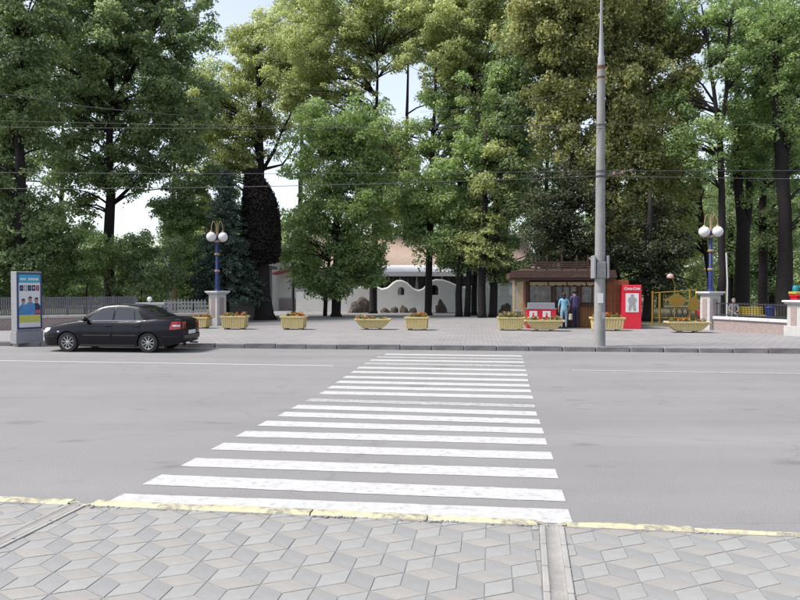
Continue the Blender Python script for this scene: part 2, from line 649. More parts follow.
for n_, (hid, _, w, k, cut) in enumerate(tiles):
    z = 0.0595 + rt.uniform(-.0015, .0015)
    if cut:
        cc = sum(cut, Vector((0, 0))) / len(cut)
        b = MB()
        qs = [cc + (p - cc) * f for f in (.955, .93) for p in cut]
        nn = len(cut)
        cv = [nearp(q.x, q.y, z - (.03 if i_ < 0 else 0)) for i_, q in enumerate(qs)]
        vs = [Vector((p.x, p.y, z - .03)) for p in cv[:nn]] + [Vector((p.x, p.y, z - .005)) for p in cv[:nn]] + cv[nn:]
        fs = [(i + o_ * nn, (i + 1) % nn + o_ * nn, nn + (i + 1) % nn + o_ * nn, nn + i + o_ * nn) for o_ in (0, 1) for i in range(nn)] + [tuple(range(2 * nn, 3 * nn))]
        if n_ < 300:
            b.add([v - Vector((w.x, w.y, 0)) for v in vs], fs)
            b.build('paving_tile', TONES[k][0], pn, (w.x, w.y, 0))
        else:
            rest.add(vs, fs)
            restm += [k] * len(fs)
    elif n_ < 300:
        o = link('paving_tile', tile_me[k], None, pn, (w.x, w.y, z), NEAR_A + rt.uniform(-.012, .012))
        o.rotation_euler = (rt.uniform(-.005, .005), rt.uniform(-.005, .005), NEAR_A + rt.uniform(-.010, .010))
    else:
        M = Matrix.Translation((w.x, w.y, z)) @ Matrix.Rotation(NEAR_A, 4, 'Z')
        me = tile_me[k]
        rest.add([M @ v.co for v in me.vertices], [tuple(p.vertices) for p in me.polygons])
        restm += [k] * len(me.polygons)
me = rest.mesh('paving_tiles_rest')
for k in range(3): me.materials.append(MATS[TONES[k][0]])
me.polygons.foreach_set('material_index', restm)
tag(link('paving_tiles_rest', me, None, pn), kind='stuff')
print('tiles', len(tiles), 'visible', sum(1 for a in tiles if not a[0]))
# broken strip of mortar and dirt along the kerb
b = MB()
rr = random.Random(3)
vs, fs = [], []
n = 260
for k in range(n + 1):
    u = -5.3 + 10.6 * k / n
    if abs(u - CH_L) < .1 or abs(u - CH_R) < .1:
        h = .05
    else:
        h = 0.050
    vs += [nearp(u, NP + 0.005, h + rr.uniform(-.004, .006)), nearp(u, NP - 0.05 - rr.uniform(0, .05), h - .003 + rr.uniform(-.004, .004)), nearp(u, NP - 0.16, 0.02)]
for k in range(n):
    for q in range(2):
        fs.append((k * 3 + q, k * 3 + q + 1, (k + 1) * 3 + q + 1, (k + 1) * 3 + q))
b.add(vs, fs)
tag(b.build('mortar_strip', mat('mortar', (0.26, 0.25, 0.245), 0.95, 0.3, 14, bump=0.6, bscale=60), pn), kind='stuff')

# crumbled kerb and grit along the kerb foot
b = MB()
rr = random.Random(31)
for k in range(240):
    u = rr.choice([-.62, -.50, .35, 1.05, -2.6, 2.4]) + rr.gauss(0, .10) if k < 150 else rr.uniform(-4.5, 4.5)
    p = nearp(u, -.085 - abs(rr.gauss(0, .022)), .060)
    q_ = rr.uniform(.004, .016) if k < 110 else rr.uniform(.003, .007)
    b.ball((p.x, p.y, p.z + q_ * .3), q_, 5, 3, (rr.uniform(.8, 1.5), rr.uniform(.8, 1.3), rr.uniform(.5, .9)))
tag(b.build('kerb_rubble', 'mortar', pn), kind='stuff')
# gutter channels
def channel(uc, label):
    g = struct(bpy.data.objects.new('gutter_channel', None))
    COL.objects.link(g)
    p = nearp(uc, NP + 0.04, 0)
    g.location = (p.x, p.y, 0)
    g.rotation_euler = (0, 0, NEAR_A - math.atan(CH_SLANT))
    for s in (-1, 1):
        for k in range(10):
            L = 0.42
            if 0.02 + (k + 1) * L > 4.4: break
            b = MB().box((s * 0.074, -0.06 - (k + 0.5) * L, 0.02), (0.046, L - 0.012, 0.10))
            b.build('edging_block', 'concrete', g, bevel=0.008)
    prof = [(-.052, .066), (-.042, .060), (-.025, .056), (0, .0545), (.025, .056), (.042, .060), (.052, .066)]
    b = MB()
    vs = []
    n = 24
    rr = random.Random(int(uc * 10))
    for k in range(n + 1):
        for (x, z) in prof:
            vs.append((x, 0.0 - 4.3 * k / n, z + 0.0045 + rr.uniform(-.001, .001)))
    m_ = len(prof)
    fs = [(k * m_ + q, k * m_ + q + 1, (k + 1) * m_ + q + 1, (k + 1) * m_ + q) for k in range(n) for q in range(m_ - 1)]
    b.add(vs, fs)
    b.build('trough', mat('trough', (0.235, 0.225, 0.215), 0.9, 0.2, 5, bump=0.3, bscale=50), g, smooth=True)
    # dipped yellow lip at the kerb
    b = MB()
    n = 12
    vs = []
    for k in range(n + 1):
        x = -0.115 + 0.23 * k / n
        dip = 0.026 * math.cos(math.pi * x / 0.23) ** 2
        for (y, z) in ((-0.03, 0.0), (-0.03, 0.058 - dip), (0.0, 0.064 - dip), (0.06, 0.05 - dip * .6), (0.075, -0.01)):
            vs.append((x, y - 1.1 * dip + 0.03, z))
    fs = [(k * 5 + q, k * 5 + q + 1, (k + 1) * 5 + q + 1, (k + 1) * 5 + q) for k in range(n) for q in range(4)]
    fs += [tuple(range(5)), tuple(reversed(range(n * 5, n * 5 + 5)))]
    b.add(vs, fs)
    b.build('outlet_lip', 'kerb_yellow', g, smooth=True)
channel(CH_L, '')
channel(CH_R, '')

# zebra crossing: stripe ends as read on the road surface (left x,y / right x,y of each near edge)
ST = [(100, 506, 573, 524), (142, 484.8, 566, 502), (180, 466.4, 558.5, 478.8), (210.4, 449.8, 553.7, 460), (235, 436.8, 547.5, 445),
      (256.8, 426, 544, 433.8), (276.8, 416.4, 540.7, 424.3), (290.8, 408.8, 537.4, 416), (304.8, 401.4, 535.5, 407.8),
      (318.4, 394.2, 533.5, 399), (326.8, 388.6, 531.6, 392.6), (334.8, 383.2, 530, 387), (342, 378.2, 528.5, 381.6), (350, 373, 527.7, 376.2),
      (356, 368.6, 526.4, 371.4), (363, 364.4, 525.2, 367), (369, 360.9, 524.2, 363.2), (375.5, 357.8, 523.2, 359.9), (384, 355.0, 522.2, 356.8)]
zc = struct(bpy.data.objects.new('zebra_crossing', None))
COL.objects.link(zc)
fw = Vector((math.sin(R(7.5)), math.cos(R(7.5)), 0))
for i, (ax, ay, bx_, by) in enumerate(ST):
    a, c = G(ax, ay), G(bx_, by)
    w = 0.30 if i == 8 else 0.375
    rr = random.Random(i)
    n = 24
    vs, fs = [], []
    for k in range(n + 1):
        p = a.lerp(c, k / n)
        vs.append((p + fw * rr.uniform(-.008, .008)).to_tuple()[:2] + (0.004,))
        q = p + fw * (w + rr.uniform(-.008, .008)) + (Vector((0.02, 0, 0)) if k == 0 else Vector((0, 0, 0)))
        vs.append(q.to_tuple()[:2] + (0.004,))
    fs = [(2 * k, 2 * k + 2, 2 * k + 3, 2 * k + 1) for k in range(n)]
    MB().add(vs, fs).build('stripe', 'road_paint_worn' if i in (8, 15, 17) else 'road_paint', zc)
for (a, c) in (((-40, 360.4), (333, 366.2)), ((572, 370.8), (840, 374.6))):
    p, q = G(*a), G(*c)
    w = 0.13
    vs = [p, q, q + fw * w, p + fw * w]
    struct(MB().add([(v.x, v.y, 0.004) for v in vs], [(0, 1, 2, 3)]).build('edge_line', 'road_paint' if a[0] < 0 else 'road_paint_worn'))

# park soil behind the walls
wl0, wl1 = G(208, 325.5, PAV), G(0, 330.5, PAV)
wr0, wr1 = G(716, 329.9, PAV), G(792, 335.6, PAV)
sheet('park_ground_left', [(wl0.x, wl0.y + .3), (-60, wl0.y - 18), (-60, 62), (-10.5, 62), (-9.4, 37)], 'earth', PAV + 0.004)
sheet('park_ground_right', [(wr0.x + .3, wr0.y), (wr1.x + .4, wr1.y), (60, 20), (60, 62), (11, 62), (11, 34)], 'earth', PAV + 0.004)

# ------------------------------------------------------------------ trees
leaf_mat('leaf_dark', (0.050, 0.070, 0.036), (0.094, 0.125, 0.060), (0.158, 0.195, 0.088))
leaf_mat('leaf_mid', (0.058, 0.088, 0.038), (0.108, 0.150, 0.060), (0.180, 0.216, 0.086))
leaf_mat('leaf_olive', (0.066, 0.074, 0.034), (0.140, 0.148, 0.062), (0.222, 0.218, 0.092))
leaf_mat('leaf_light', (0.092, 0.110, 0.046), (0.156, 0.176, 0.076), (0.222, 0.236, 0.108))
leaf_mat('leaf_spruce', (0.025, 0.042, 0.031), (0.050, 0.077, 0.059), (0.091, 0.123, 0.095), 0.1)
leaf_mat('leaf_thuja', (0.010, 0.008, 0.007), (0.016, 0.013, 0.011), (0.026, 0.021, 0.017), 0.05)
leaf_mat('leaf_yew', (0.020, 0.025, 0.014), (0.034, 0.042, 0.021), (0.058, 0.066, 0.032), 0.3)
mat('bark', (0.016, 0.013, 0.013), 0.95, 0.35, 6, bump=0.8, bscale=18)
mat('bark_light', (0.085, 0.072, 0.060), 0.95, 0.3, 6, bump=0.8, bscale=18)

def leaves_mesh(name, centers, radii, per, size, rng, flat=0.6, up=0.7, aspect=0.8):
    """leaf-sized quads spread through clumps"""
    K = len(centers)
    cnt = np.maximum(8, (per * (radii / radii.mean()) ** 2 * rng.uniform(.6, 1.3, K)).astype(int))
    idx = np.repeat(np.arange(K), cnt)
    n = len(idx)
    dirs = rng.normal(size=(n, 3))
    dirs /= np.linalg.norm(dirs, axis=1)[:, None] + 1e-9
    rad = rng.uniform(0.15, 1, n) ** 0.45 * rng.normal(1, .14, n)
    off = dirs * (rad * radii[idx])[:, None]
    off[:, 2] *= flat
    # a clump tilts and droops a little, each its own way
    tilt = rng.normal(0, .30, (K, 2))
    off[:, 2] += (off[:, :2] * tilt[idx]).sum(1) - 0.25 * (off[:, 0] ** 2 + off[:, 1] ** 2) / np.maximum(radii[idx], .2)
    pos = centers[idx] + off
    nor = dirs * 0.7 + rng.normal(0, .42, (n, 3))
    nor[:, 2] += up * .6
    nor /= np.linalg.norm(nor, axis=1)[:, None] + 1e-9
    a = np.cross(nor, rng.normal(size=(n, 3)))
    a /= np.linalg.norm(a, axis=1)[:, None] + 1e-9
    b = np.cross(nor, a)
    s = size * rng.uniform(.6, 1.35, n)
    A = a * (s * .5)[:, None]
    Bv = b * (s * .5 * aspect)[:, None]
    dr = nor * (s * .12)[:, None]
    V = np.empty((n, 3, 3))
    V[:, 0] = pos - A - dr
    V[:, 1] = pos + A * .55 - Bv + dr * .5
    V[:, 2] = pos + A * .55 + Bv + dr * .5
    me = bpy.data.meshes.new(name)
    me.vertices.add(n * 3)
    me.vertices.foreach_set('co', V.reshape(-1))
    me.loops.add(n * 3)
    me.loops.foreach_set('vertex_index', np.arange(n * 3, dtype=np.int32))
    me.polygons.add(n)
    me.polygons.foreach_set('loop_start', np.arange(0, n * 3, 3, dtype=np.int32))
    me.update(calc_edges=True)
    return me, n

LEAFTOT = 0
LEAF_PER, LEAF_SIZE, LEAF_DENS = 2.0, 1.05, 1.6
def tree(name, label, d, paths, lobes, leafm, seed, bark='bark', size=0.17, per=85, dens=1.0, crad=0.62, flat=0.55, nb=60, depth=0.8, base=None, cat='tree', group=None, up=0.7, fill=0.5):
    """paths: [ [(px,py,radius m), ...], ...] first is the trunk; lobes: (px,py,rx,ry[,dy]) in photo pixels at distance d"""
    global LEAFTOT
    rng = np.random.default_rng(seed)
    rr = random.Random(seed)
    bx = D(paths[0][0][0], 286, d)
    basep = Vector((bx.x, d, PAV))
    T = thing(name, label, cat, basep, 0.0, group)
    tb = MB()
    trunk_pts = []
    for pi, path in enumerate(paths):
        pts = []
        oy = rr.uniform(-.4, .4) if pi else 0
        for k, q in enumerate(path):
            p = D(q[0], q[1], d)
            p.y += oy * k / max(1, len(path) - 1)
            pts.append((p - basep, q[2]))
        if pi == 0:
            p0 = pts[0]
            pts = [(Vector((p0[0].x, 0, -0.06)), p0[1] * 1.5), (Vector((p0[0].x, 0, 0.25)), p0[1] * 1.12)] + [q for q in pts if q[0].z > 0.4]
        # subdivide with slight wobble
        fp, fr = [], []
        for (a, ra), (c, rc) in zip(pts[:-1], pts[1:]):
            st = max(1, int((c - a).length / 1.1))
            for s in range(st):
                w = s / st
                v = a.lerp(c, w)
                if len(fp) > 1: v += Vector((rr.uniform(-.06, .06), rr.uniform(-.06, .06), 0))
                fp.append(v); fr.append((ra + (rc - ra) * w) * rr.uniform(.94, 1.06))
        fp.append(pts[-1][0]); fr.append(pts[-1][1])
        tb.tube(fp, fr, 9)
        trunk_pts += [(v, r) for v, r in zip(fp, fr) if v.z > 1.6]
    C, Rd = [], []
    for lb in lobes:
        cx, cy, rx, ry = lb[:4]
        dy = lb[4] if len(lb) > 4 else rr.uniform(-1, 1) * depth
        c = D(cx, cy, d) - basep
        wx, wz = rx * d / F_PX, ry * d / F_PX
        wy = max(0.8, (wx + wz) / 2 * depth)
        n = max(4, int(dens * LEAF_DENS * 1.15 * (wx * wz + wx * wy + wz * wy) / (crad * crad)))
        dirs = rng.normal(size=(n, 3))
        dirs /= np.linalg.norm(dirs, axis=1)[:, None]
        rad = rng.uniform(.12, 1, n) ** fill * (1 + .22 * np.abs(rng.normal(size=n)))
        P = dirs * rad[:, None] * np.array([wx, wy, wz]) + np.array([c.x, c.y + dy, c.z])
        C.append(P)
        Rd.append(crad * rng.uniform(.55, 1.35, n))
    C = np.concatenate(C); Rd = np.concatenate(Rd)
    keep = C[:, 2] > 0.9
    C, Rd = C[keep], Rd[keep]
    # limbs reach from the trunk to some of the clumps
    if trunk_pts:
        for k in rng.choice(len(C), min(nb, len(C)), replace=False):
            e = Vector(C[k])
            cand = [(v, r) for v, r in trunk_pts if v.z < e.z - 0.2 * (e - v).length] or trunk_pts[:1]
            v, r = min(cand, key=lambda q: (e - q[0]).length + rr.uniform(0, .8))
            L = (e - v).length
            if L < 0.3 or L > 9: continue
            mid = v.lerp(e, .45) + Vector((rr.uniform(-.15, .15) * L, rr.uniform(-.15, .15) * L, .10 * L))
            r0 = min(r * .6, 0.022 * L + .02)
            tb.tube([v, v.lerp(mid, .5) + Vector((0, 0, .03 * L)), mid, mid.lerp(e, .55), e], [r0, r0 * .8, r0 * .6, r0 * .4, .008], 5, False)
    tb.build('trunk', bark, T, smooth='all')
    me, n = leaves_mesh('crown', C, Rd, per * LEAF_PER, size * LEAF_SIZE, rng, flat, up)
    LEAFTOT += n
    link('crown', me, leafm, T)
    return T

def tpath(x0, x1, ytop, r, ybot=318, lean=0):
    return [(x0, ybot, r), (x0 + (x1 - x0) * .4 + lean, ybot + (ytop - ybot) * .5, r * .78), (x1, ytop, r * .3)]

LEAFD = 1.0
# left park edge
tree('maple_tree', 'tall dark green maple with bare straight trunk rising behind the black car', 40,
     [tpath(109, 112, 30, .30), [(111, 206, .13), (128, 190, .1), (150, 172, .06), (168, 160, .03)], [(110, 120, .16), (85, 70, .1), (60, 30, .05)], [(111, 110, .15), (140, 60, .1), (160, 20, .05)]],
     [(75, 25, 75, 42), (150, 30, 62, 45), (60, 90, 65, 40), (125, 95, 62, 42), (178, 105, 38, 45), (75, 150, 50, 30), (150, 150, 38, 22), (190, 175, 28, 30), (120, -20, 90, 35), (85, 180, 26, 20), (72, 215, 22, 20), (140, 182, 22, 8), (172, 205, 14, 10), (150, 172, 26, 8)],
     'leaf_dark', 11, dens=.85, nb=130)
tree('maple_tree', 'dark broad tree at the left edge with thick black trunk above the poster stand', 35,
     [tpath(21, 20, 40, .30), [(20, 160, .16), (5, 100, .1), (-10, 50, .05)]],
     [(10, 40, 45, 50), (35, 100, 40, 40), (-15, 130, 40, 60), (20, 215, 40, 26), (-10, 200, 35, 40), (45, 235, 26, 24), (5, 260, 40, 30), (20, 10, 45, 40)],
     'leaf_dark', 12, nb=90)
# spruce by the left lamp
def spruce(name, label, px, d, ytop, ybot, wpx, seed, leafm='leaf_spruce', size=.17, dens=1.0):
    global LEAFTOT
    rng = np.random.default_rng(seed)
    base = D(px, 286, d); base.z = PAV
    T = thing(name, label, 'tree', base)
    zt = (D(px, ytop, d) - base).z
    zb = max(.5, (D(px, ybot, d) - base).z)
    tb = MB().tube([(0, 0, -.05), (0, 0, zt * .5), (0, 0, zt)], [.2, .12, .01], 8)
    C, Rd = [], []
    W = wpx * d / F_PX
    z = zb
    while z < zt - .2:
        w = W * (1 - (z - zb) / (zt - zb)) ** .85 + .15
        nbr = int(7 + 4 * w)
        ph = rng.uniform(0, 6)
        for k in range(nbr):
            a = ph + 2 * math.pi * k / nbr + rng.uniform(-.2, .2)
            L = w * rng.uniform(.75, 1.12)
            e = Vector((math.cos(a) * L, math.sin(a) * L, z - .22 * L + .1 * rng.normal()))
            tb.tube([(0, 0, z), Vector((0, 0, z)).lerp(e, .5) + Vector((0, 0, -.04 * L)), e], [.03, .02, .006], 4, False)
            for s in np.linspace(.3, 1.0, max(2, int(L / .28))):
                C.append(((e.x * s), e.y * s, z + (e.z - z) * s + .06 * math.sin(s * 3)))
                Rd.append(.30 * (1.15 - .5 * s) + .05)
        z += rng.uniform(.28, .42)
    tb.build('trunk', 'bark', T, smooth='all')
    me, n = leaves_mesh('crown', np.array(C), np.array(Rd), 60 * dens, size, rng, .45, .5, .36)
    LEAFTOT += n
    link('crown', me, leafm, T)
spruce('spruce_tree', 'blue grey spruce with layered boughs behind the left street lamp', 226, 38, 168, 292, 36, 21)
# clipped dark evergreen column: dense sheared surface over a bare flared trunk
def column_tree():
    global LEAFTOT
    d = 39.0
    rng = np.random.default_rng(31)
    base = D(262, 286, d); base.z = PAV
    T = thing('column_tree', 'very dark dense column shaped evergreen with slanted flat top on bare trunk', 'tree', base)
    prof = [(259, 245, 277), (250, 241, 280), (235, 241, 280), (215, 242, 279), (200, 243, 276), (188, 244, 270), (178, 245, 263), (172, 246, 258)]
    s = d / F_PX
    C, Rd = [], []
    core = MB()
    ringpts = []
    for (py, x0, x1) in prof:
        c = D((x0 + x1) / 2, py, d) - base
        ringpts.append((c.x, c.z, (x1 - x0) / 2 * s))
    for zi in np.linspace(ringpts[0][1], ringpts[-1][1], 60):
        zs = [q[1] for q in ringpts]
        cx = np.interp(zi, zs, [q[0] for q in ringpts]); r = np.interp(zi, zs, [q[2] for q in ringpts])
        for a in np.arange(0, 2 * math.pi, .22 / max(.4, r)):
            C.append((cx + math.cos(a) * (r - .12), math.sin(a) * (r - .12), zi + rng.normal(0, .04))); Rd.append(.2)
    for k in range(160):
        q = ringpts[-1] if k < 90 else ringpts[0]
        a, rr_ = rng.uniform(0, 6.28), q[2] * math.sqrt(rng.uniform(0, 1))
        C.append((q[0] + math.cos(a) * rr_, math.sin(a) * rr_, q[1] - .05)); Rd.append(.2)
    tb = MB().tube([(0.15, 0, -.06), (.12, 0, .3), (.05, 0, 1.4), (0, 0, 2.6), (-.02, 0, 5), (-.1, 0, ringpts[-1][1] - .5)], [.75, .55, .42, .42, .3, .1], 12)
    for k in range(30):
        a = rng.uniform(0, 6.28); z0 = rng.uniform(2.6, 7)
        tb.tube([(0, 0, z0), (math.cos(a) * .6, math.sin(a) * .6, z0 + .4), (math.cos(a) * .95, math.sin(a) * .95, z0 + .9)], [.07, .05, .02], 5, False)
    tb.build('trunk', 'bark', T, smooth='all')
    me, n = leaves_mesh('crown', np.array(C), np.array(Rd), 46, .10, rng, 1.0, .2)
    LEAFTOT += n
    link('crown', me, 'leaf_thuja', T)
column_tree()

# bushes behind the left wall
def bush(name, label, d, lobes, leafm, seed, size=.11, per=70, group=None, crad=.42):
    px = lobes[0][0]
    return tree(name, label, d, [[(px, 320, .07), (px + 2, 300, .05), (px + 3, 270, .02)]], lobes, leafm, seed, size=size, per=per, crad=crad, nb=25, cat='bush', group=group, dens=.8)
bush('bush', 'dark spreading shrub directly behind the lit poster stand', 35.5, [(20, 285, 36, 26), (-20, 280, 36, 34), (40, 262, 30, 22)], 'leaf_dark', 41)
bush('bush', 'large green shrub overhanging the wall above the car bonnet', 36, [(85, 262, 38, 26), (70, 285, 30, 20), (105, 245, 30, 14), (60, 250, 24, 14)], 'leaf_mid', 42)
bush('bush', 'green shrub overhanging the wall above the car roof', 36.5, [(140, 268, 34, 24), (120, 288, 26, 14), (150, 245, 34, 13), (165, 280, 22, 16)], 'leaf_dark', 43)
bush('bush', 'tall mid green shrub between the bent white mast and the left lamp', 41, [(192, 235, 24, 40), (195, 205, 18, 30), (190, 270, 24, 26), (178, 225, 20, 20)], 'leaf_mid', 44, size=.12)

# middle of the park square
tree('linden_tree', 'tall yellow green tree towering behind the dark column shaped evergreen', 53,
     [tpath(262, 258, 40, .36), [(260, 175, .16), (275, 150, .12), (290, 115, .06), (298, 90, .03)], [(259, 160, .16), (250, 120, .12), (238, 90, .06)], [(260, 170, .14), (283, 165, .08), (300, 140, .04)]],
     [(240, 105, 36, 34), (228, 140, 28, 26), (215, 125, 24, 30), (212, 190, 22, 28), (235, 165, 22, 16), (272, 125, 18, 18), (205, 95, 20, 26), (215, 215, 20, 18), (262, 60, 42, 34), (252, 145, 26, 16), (245, 45, 26, 26), (285, 35, 36, 30), (222, 170, 18, 18), (300, 75, 26, 26)],
     'leaf_light', 51, nb=110, size=.16, crad=.7, dens=.95)
tree('chestnut_tree', 'leafy tree with crown hanging low over two dark trunks left of the white wall', 43,
     [tpath(336, 338, 120, .27, 316), [(325, 316, .14), (326, 290, .12), (329, 262, .1), (333, 235, .07)]],
     [(345, 215, 42, 30), (335, 262, 42, 26), (300, 262, 20, 18), (368, 272, 16, 12), (345, 286, 34, 8), (308, 225, 22, 26), (370, 248, 20, 26), (320, 170, 36, 30), (355, 165, 32, 28), (330, 130, 34, 24), (365, 130, 24, 24), (330, 280, 30, 9)],
     'leaf_mid', 52, nb=120, size=.16, dens=1.1)
tree('linden_tree', 'tree with slim dark trunk standing before the left end of the arched white wall', 48,
     [tpath(373, 377, 60, .24, 314), [(376, 190, .1), (392, 165, .08), (410, 150, .03)]],
     [(385, 35, 45, 30), (378, 165, 20, 24), (372, 205, 18, 30), (388, 215, 16, 18), (400, 160, 18, 16), (385, 140, 22, 16), (395, 5, 50, 26), (420, 40, 28, 22), (392, 190, 16, 14), (345, 85, 40, 34), (320, 45, 44, 34), (335, 5, 50, 26), (300, 90, 24, 26)],
     'leaf_light', 53, nb=110, size=.16, dens=.9)
tree('linden_tree', 'tree with slim trunk dividing the two arched niches of the white wall', 45,
     [tpath(428, 436, 60, .22, 313), [(430, 230, .1), (420, 205, .08), (408, 190, .03)]],
     [(425, 215, 26, 26), (412, 195, 22, 24), (444, 246, 18, 13), (404, 130, 14, 9), (440, 160, 32, 30), (455, 115, 32, 28), (415, 235, 14, 14)],
     'leaf_mid', 54, nb=80, size=.16)
tree('maple_tree', 'leafy tree whose double trunk stands leftmost in the row beside the kiosk', 43,
     [tpath(459, 462, 90, .19, 318), [(467, 318, .21), (469, 270, .17), (474, 180, .1), (478, 110, .05)]],
     [(460, 215, 28, 26), (470, 170, 30, 28), (450, 195, 20, 24), (490, 140, 30, 28), (470, 245, 26, 16), (495, 95, 30, 28), (448, 250, 20, 14), (462, 265, 24, 8)],
     'leaf_mid', 55, nb=70)
tree('maple_tree', 'thin dark trunked tree, the middle of the row beside the kiosk', 45,
     [tpath(474, 476, 110, .17, 316)], [(470, 95, 32, 28), (480, 50, 40, 32), (500, 10, 44, 28), (445, 60, 36, 28), (450, 15, 44, 28), (474, 200, 16, 22)], 'leaf_light', 56, nb=70, dens=.95)
tree('maple_tree', 'tree with bright green layered crown, last but one before the kiosk', 41.5,
     [tpath(482, 486, 130, .22, 317)], [(492, 185, 26, 18), (485, 215, 28, 14), (478, 240, 26, 12), (500, 160, 22, 16), (492, 255, 24, 12)], 'leaf_light', 57, nb=50, flat=.4)
tree('maple_tree', 'dark trunked tree standing closest to the kiosk front', 42,
     [tpath(493, 500, 100, .24, 318)], [(505, 235, 20, 20), (512, 195, 20, 24), (515, 150, 22, 26), (510, 110, 24, 26), (498, 268, 20, 10), (520, 60, 28, 34), (525, 265, 16, 10)], 'leaf_dark', 58, nb=60)
# the big olive tree over the kiosk
tree('linden_tree', 'huge dense olive tree filling the picture behind the kiosk and lamp pole', 39.5,
     [tpath(612, 610, 10, .45, 318), [(570, 318, .26), (566, 240, .2), (572, 150, .12), (580, 90, .05)]],
     [(575, 40, 44, 40), (630, 40, 46, 42), (660, 95, 32, 40), (600, 95, 48, 38), (560, 105, 30, 38), (645, 155, 38, 36), (590, 155, 38, 34), (640, 205, 30, 26), (620, 225, 26, 26), (600, 0, 70, 28), (535, 30, 28, 36), (670, 30, 22, 26)],
     'leaf_olive', 61, nb=150, size=.17, dens=1.25, per=95, flat=.75, up=.35)
tree('yew_tree', 'almost black evergreen mass right behind the kiosk roof', 37.2,
     [tpath(570, 566, 170, .26, 318)], [(560, 190, 26, 28), (552, 225, 26, 24), (575, 235, 30, 26), (560, 256, 30, 12), (600, 258, 26, 14), (585, 205, 22, 22)], 'leaf_yew', 62, nb=60, size=.14)
tree('yew_tree', 'almost black evergreen mass behind the red vending cabinet', 37.5,
     [tpath(648, 650, 190, .28, 318)], [(650, 262, 34, 24), (665, 225, 26, 26), (635, 245, 28, 22), (672, 255, 20, 26), (650, 285, 34, 10)], 'leaf_yew', 63, nb=60, size=.14)
# right park
tree('acacia_tree', 'forked bare trunk tree with thin airy crown directly behind the right street lamp', 37,
     [[(722, 320, .2), (722, 250, .19), (721, 190, .17), (720, 132, .15), (720, 122, .06)], [(720, 136, .11), (713, 90, .1), (708, 45, .07), (701, 5, .04)], [(720, 136, .11), (727, 90, .1), (727, 50, .08), (733, 5, .05)], [(716, 105, .07), (703, 85, .05), (690, 72, .03)], [(708, 40, .05), (695, 52, .04), (680, 65, .02)]],
     [(700, 12, 34, 18), (735, 20, 36, 22), (688, 95, 22, 20), (742, 55, 20, 24), (705, 130, 18, 16), (690, 140, 18, 18), (735, 95, 16, 22), (712, 60, 22, 20), (700, 165, 16, 18)],
     'leaf_mid', 71, nb=70, size=.14, dens=.7)
tree('acacia_tree', 'slim leaning trunk tree between the red vending cabinet and the right lamp', 41,
     [[(711, 318, .16), (709, 280, .15), (704, 230, .13), (697, 180, .1), (693, 140, .06)]],
     [(688, 185, 22, 20), (676, 215, 20, 18), (690, 235, 16, 16), (680, 150, 20, 20), (672, 185, 14, 20)], 'leaf_light', 72, nb=40, size=.14, dens=.8)
tree('elm_tree', 'thick trunk splitting into a fork low down, right of the right lamp', 40,
     [[(741, 320, .42), (742, 280, .4), (743, 245, .38), (744, 226, .33), (744, 214, .16)], [(743, 240, .27), (737, 185, .24), (734, 120, .18), (738, 40, .1)], [(744, 240, .25), (751, 195, .21), (750, 150, .16), (756, 80, .1), (765, 20, .05)]],
     [(755, 40, 40, 34), (765, 95, 34, 34), (745, 130, 22, 30), (785, 60, 30, 36), (752, 175, 18, 20), (770, 0, 50, 26), (735, 165, 16, 18)], 'leaf_mid', 73, nb=80, size=.15)
tree('elm_tree', 'straight dark trunk between the forked tree and the thick right edge trunk', 44,
     [tpath(763, 763, 100, .28, 318)], [(765, 160, 28, 30), (760, 200, 26, 22), (775, 120, 26, 26), (768, 235, 20, 14)], 'leaf_dark', 74, nb=50)
tree('elm_tree', 'thick dark trunk nearest the right edge of the park behind the low wall', 37,
     [[(786, 322, .42), (785, 260, .36), (783, 180, .32), (778, 100, .25), (775, 30, .12)], [(782, 170, .16), (796, 120, .1), (810, 80, .05)]],
     [(795, 60, 26, 44), (805, 130, 24, 40), (785, 15, 40, 30), (778, 130, 20, 24), (812, 200, 16, 34)], 'leaf_mid', 75, nb=70, size=.15)
# trees farther back in the park
def back(seed, px, d, lobes, leafm, label, r=.26, top=120, name='park_tree'):
    tree(name, label, d, [tpath(px, px + 3, top, r, 305)], lobes, leafm, seed, nb=30, size=.20, crad=.9, per=70, dens=.8, group='trees at the back of the park')
back(81, 660, 62, [(665, 215, 26, 36), (650, 250, 26, 26), (690, 260, 22, 24), (668, 150, 26, 40), (700, 215, 18, 30), (680, 285, 26, 12)], 'leaf_light', 'light green tree at the back between the kiosk tree and the right lamp')
back(82, 730, 66, [(735, 215, 26, 44), (720, 265, 26, 28), (745, 270, 26, 26), (735, 150, 26, 44)], 'leaf_dark', 'dark tree at the back seen behind the right street lamp')
back(83, 772, 64, [(775, 215, 26, 44), (765, 270, 26, 26), (795, 265, 26, 28), (775, 150, 30, 40), (805, 210, 24, 50)], 'leaf_dark', 'dark tree at the back between the two rightmost trunks')
back(84, 815, 58, [(820, 200, 30, 60), (815, 270, 30, 26), (825, 120, 34, 50)], 'leaf_dark', 'dark tree at the back cut off by the right edge of the picture')
back(85, 545, 60, [(540, 130, 34, 44), (530, 205, 30, 36), (550, 60, 38, 40), (548, 262, 30, 20)], 'leaf_dark', 'dark tree at the back left of the big olive tree')
back(87, 172, 60, [(175, 60, 40, 45), (195, 110, 34, 36), (165, 125, 36, 22), (200, 150, 22, 20), (198, 260, 30, 36), (170, 262, 30, 30)], 'leaf_mid', 'mid green tree at the back between maple and yellow green tree')
back(88, 60, 62, [(40, 100, 50, 60), (10, 170, 40, 40), (95, 60, 50, 50), (40, 265, 60, 30), (-30, 230, 40, 60)], 'leaf_dark', 'dark tree at the back left behind the broad maple crowns')
back(89, 120, 58, [(115, 272, 50, 26), (150, 275, 40, 24)], 'leaf_dark', 'low dark tree at the back behind the left shrubs', top=270)
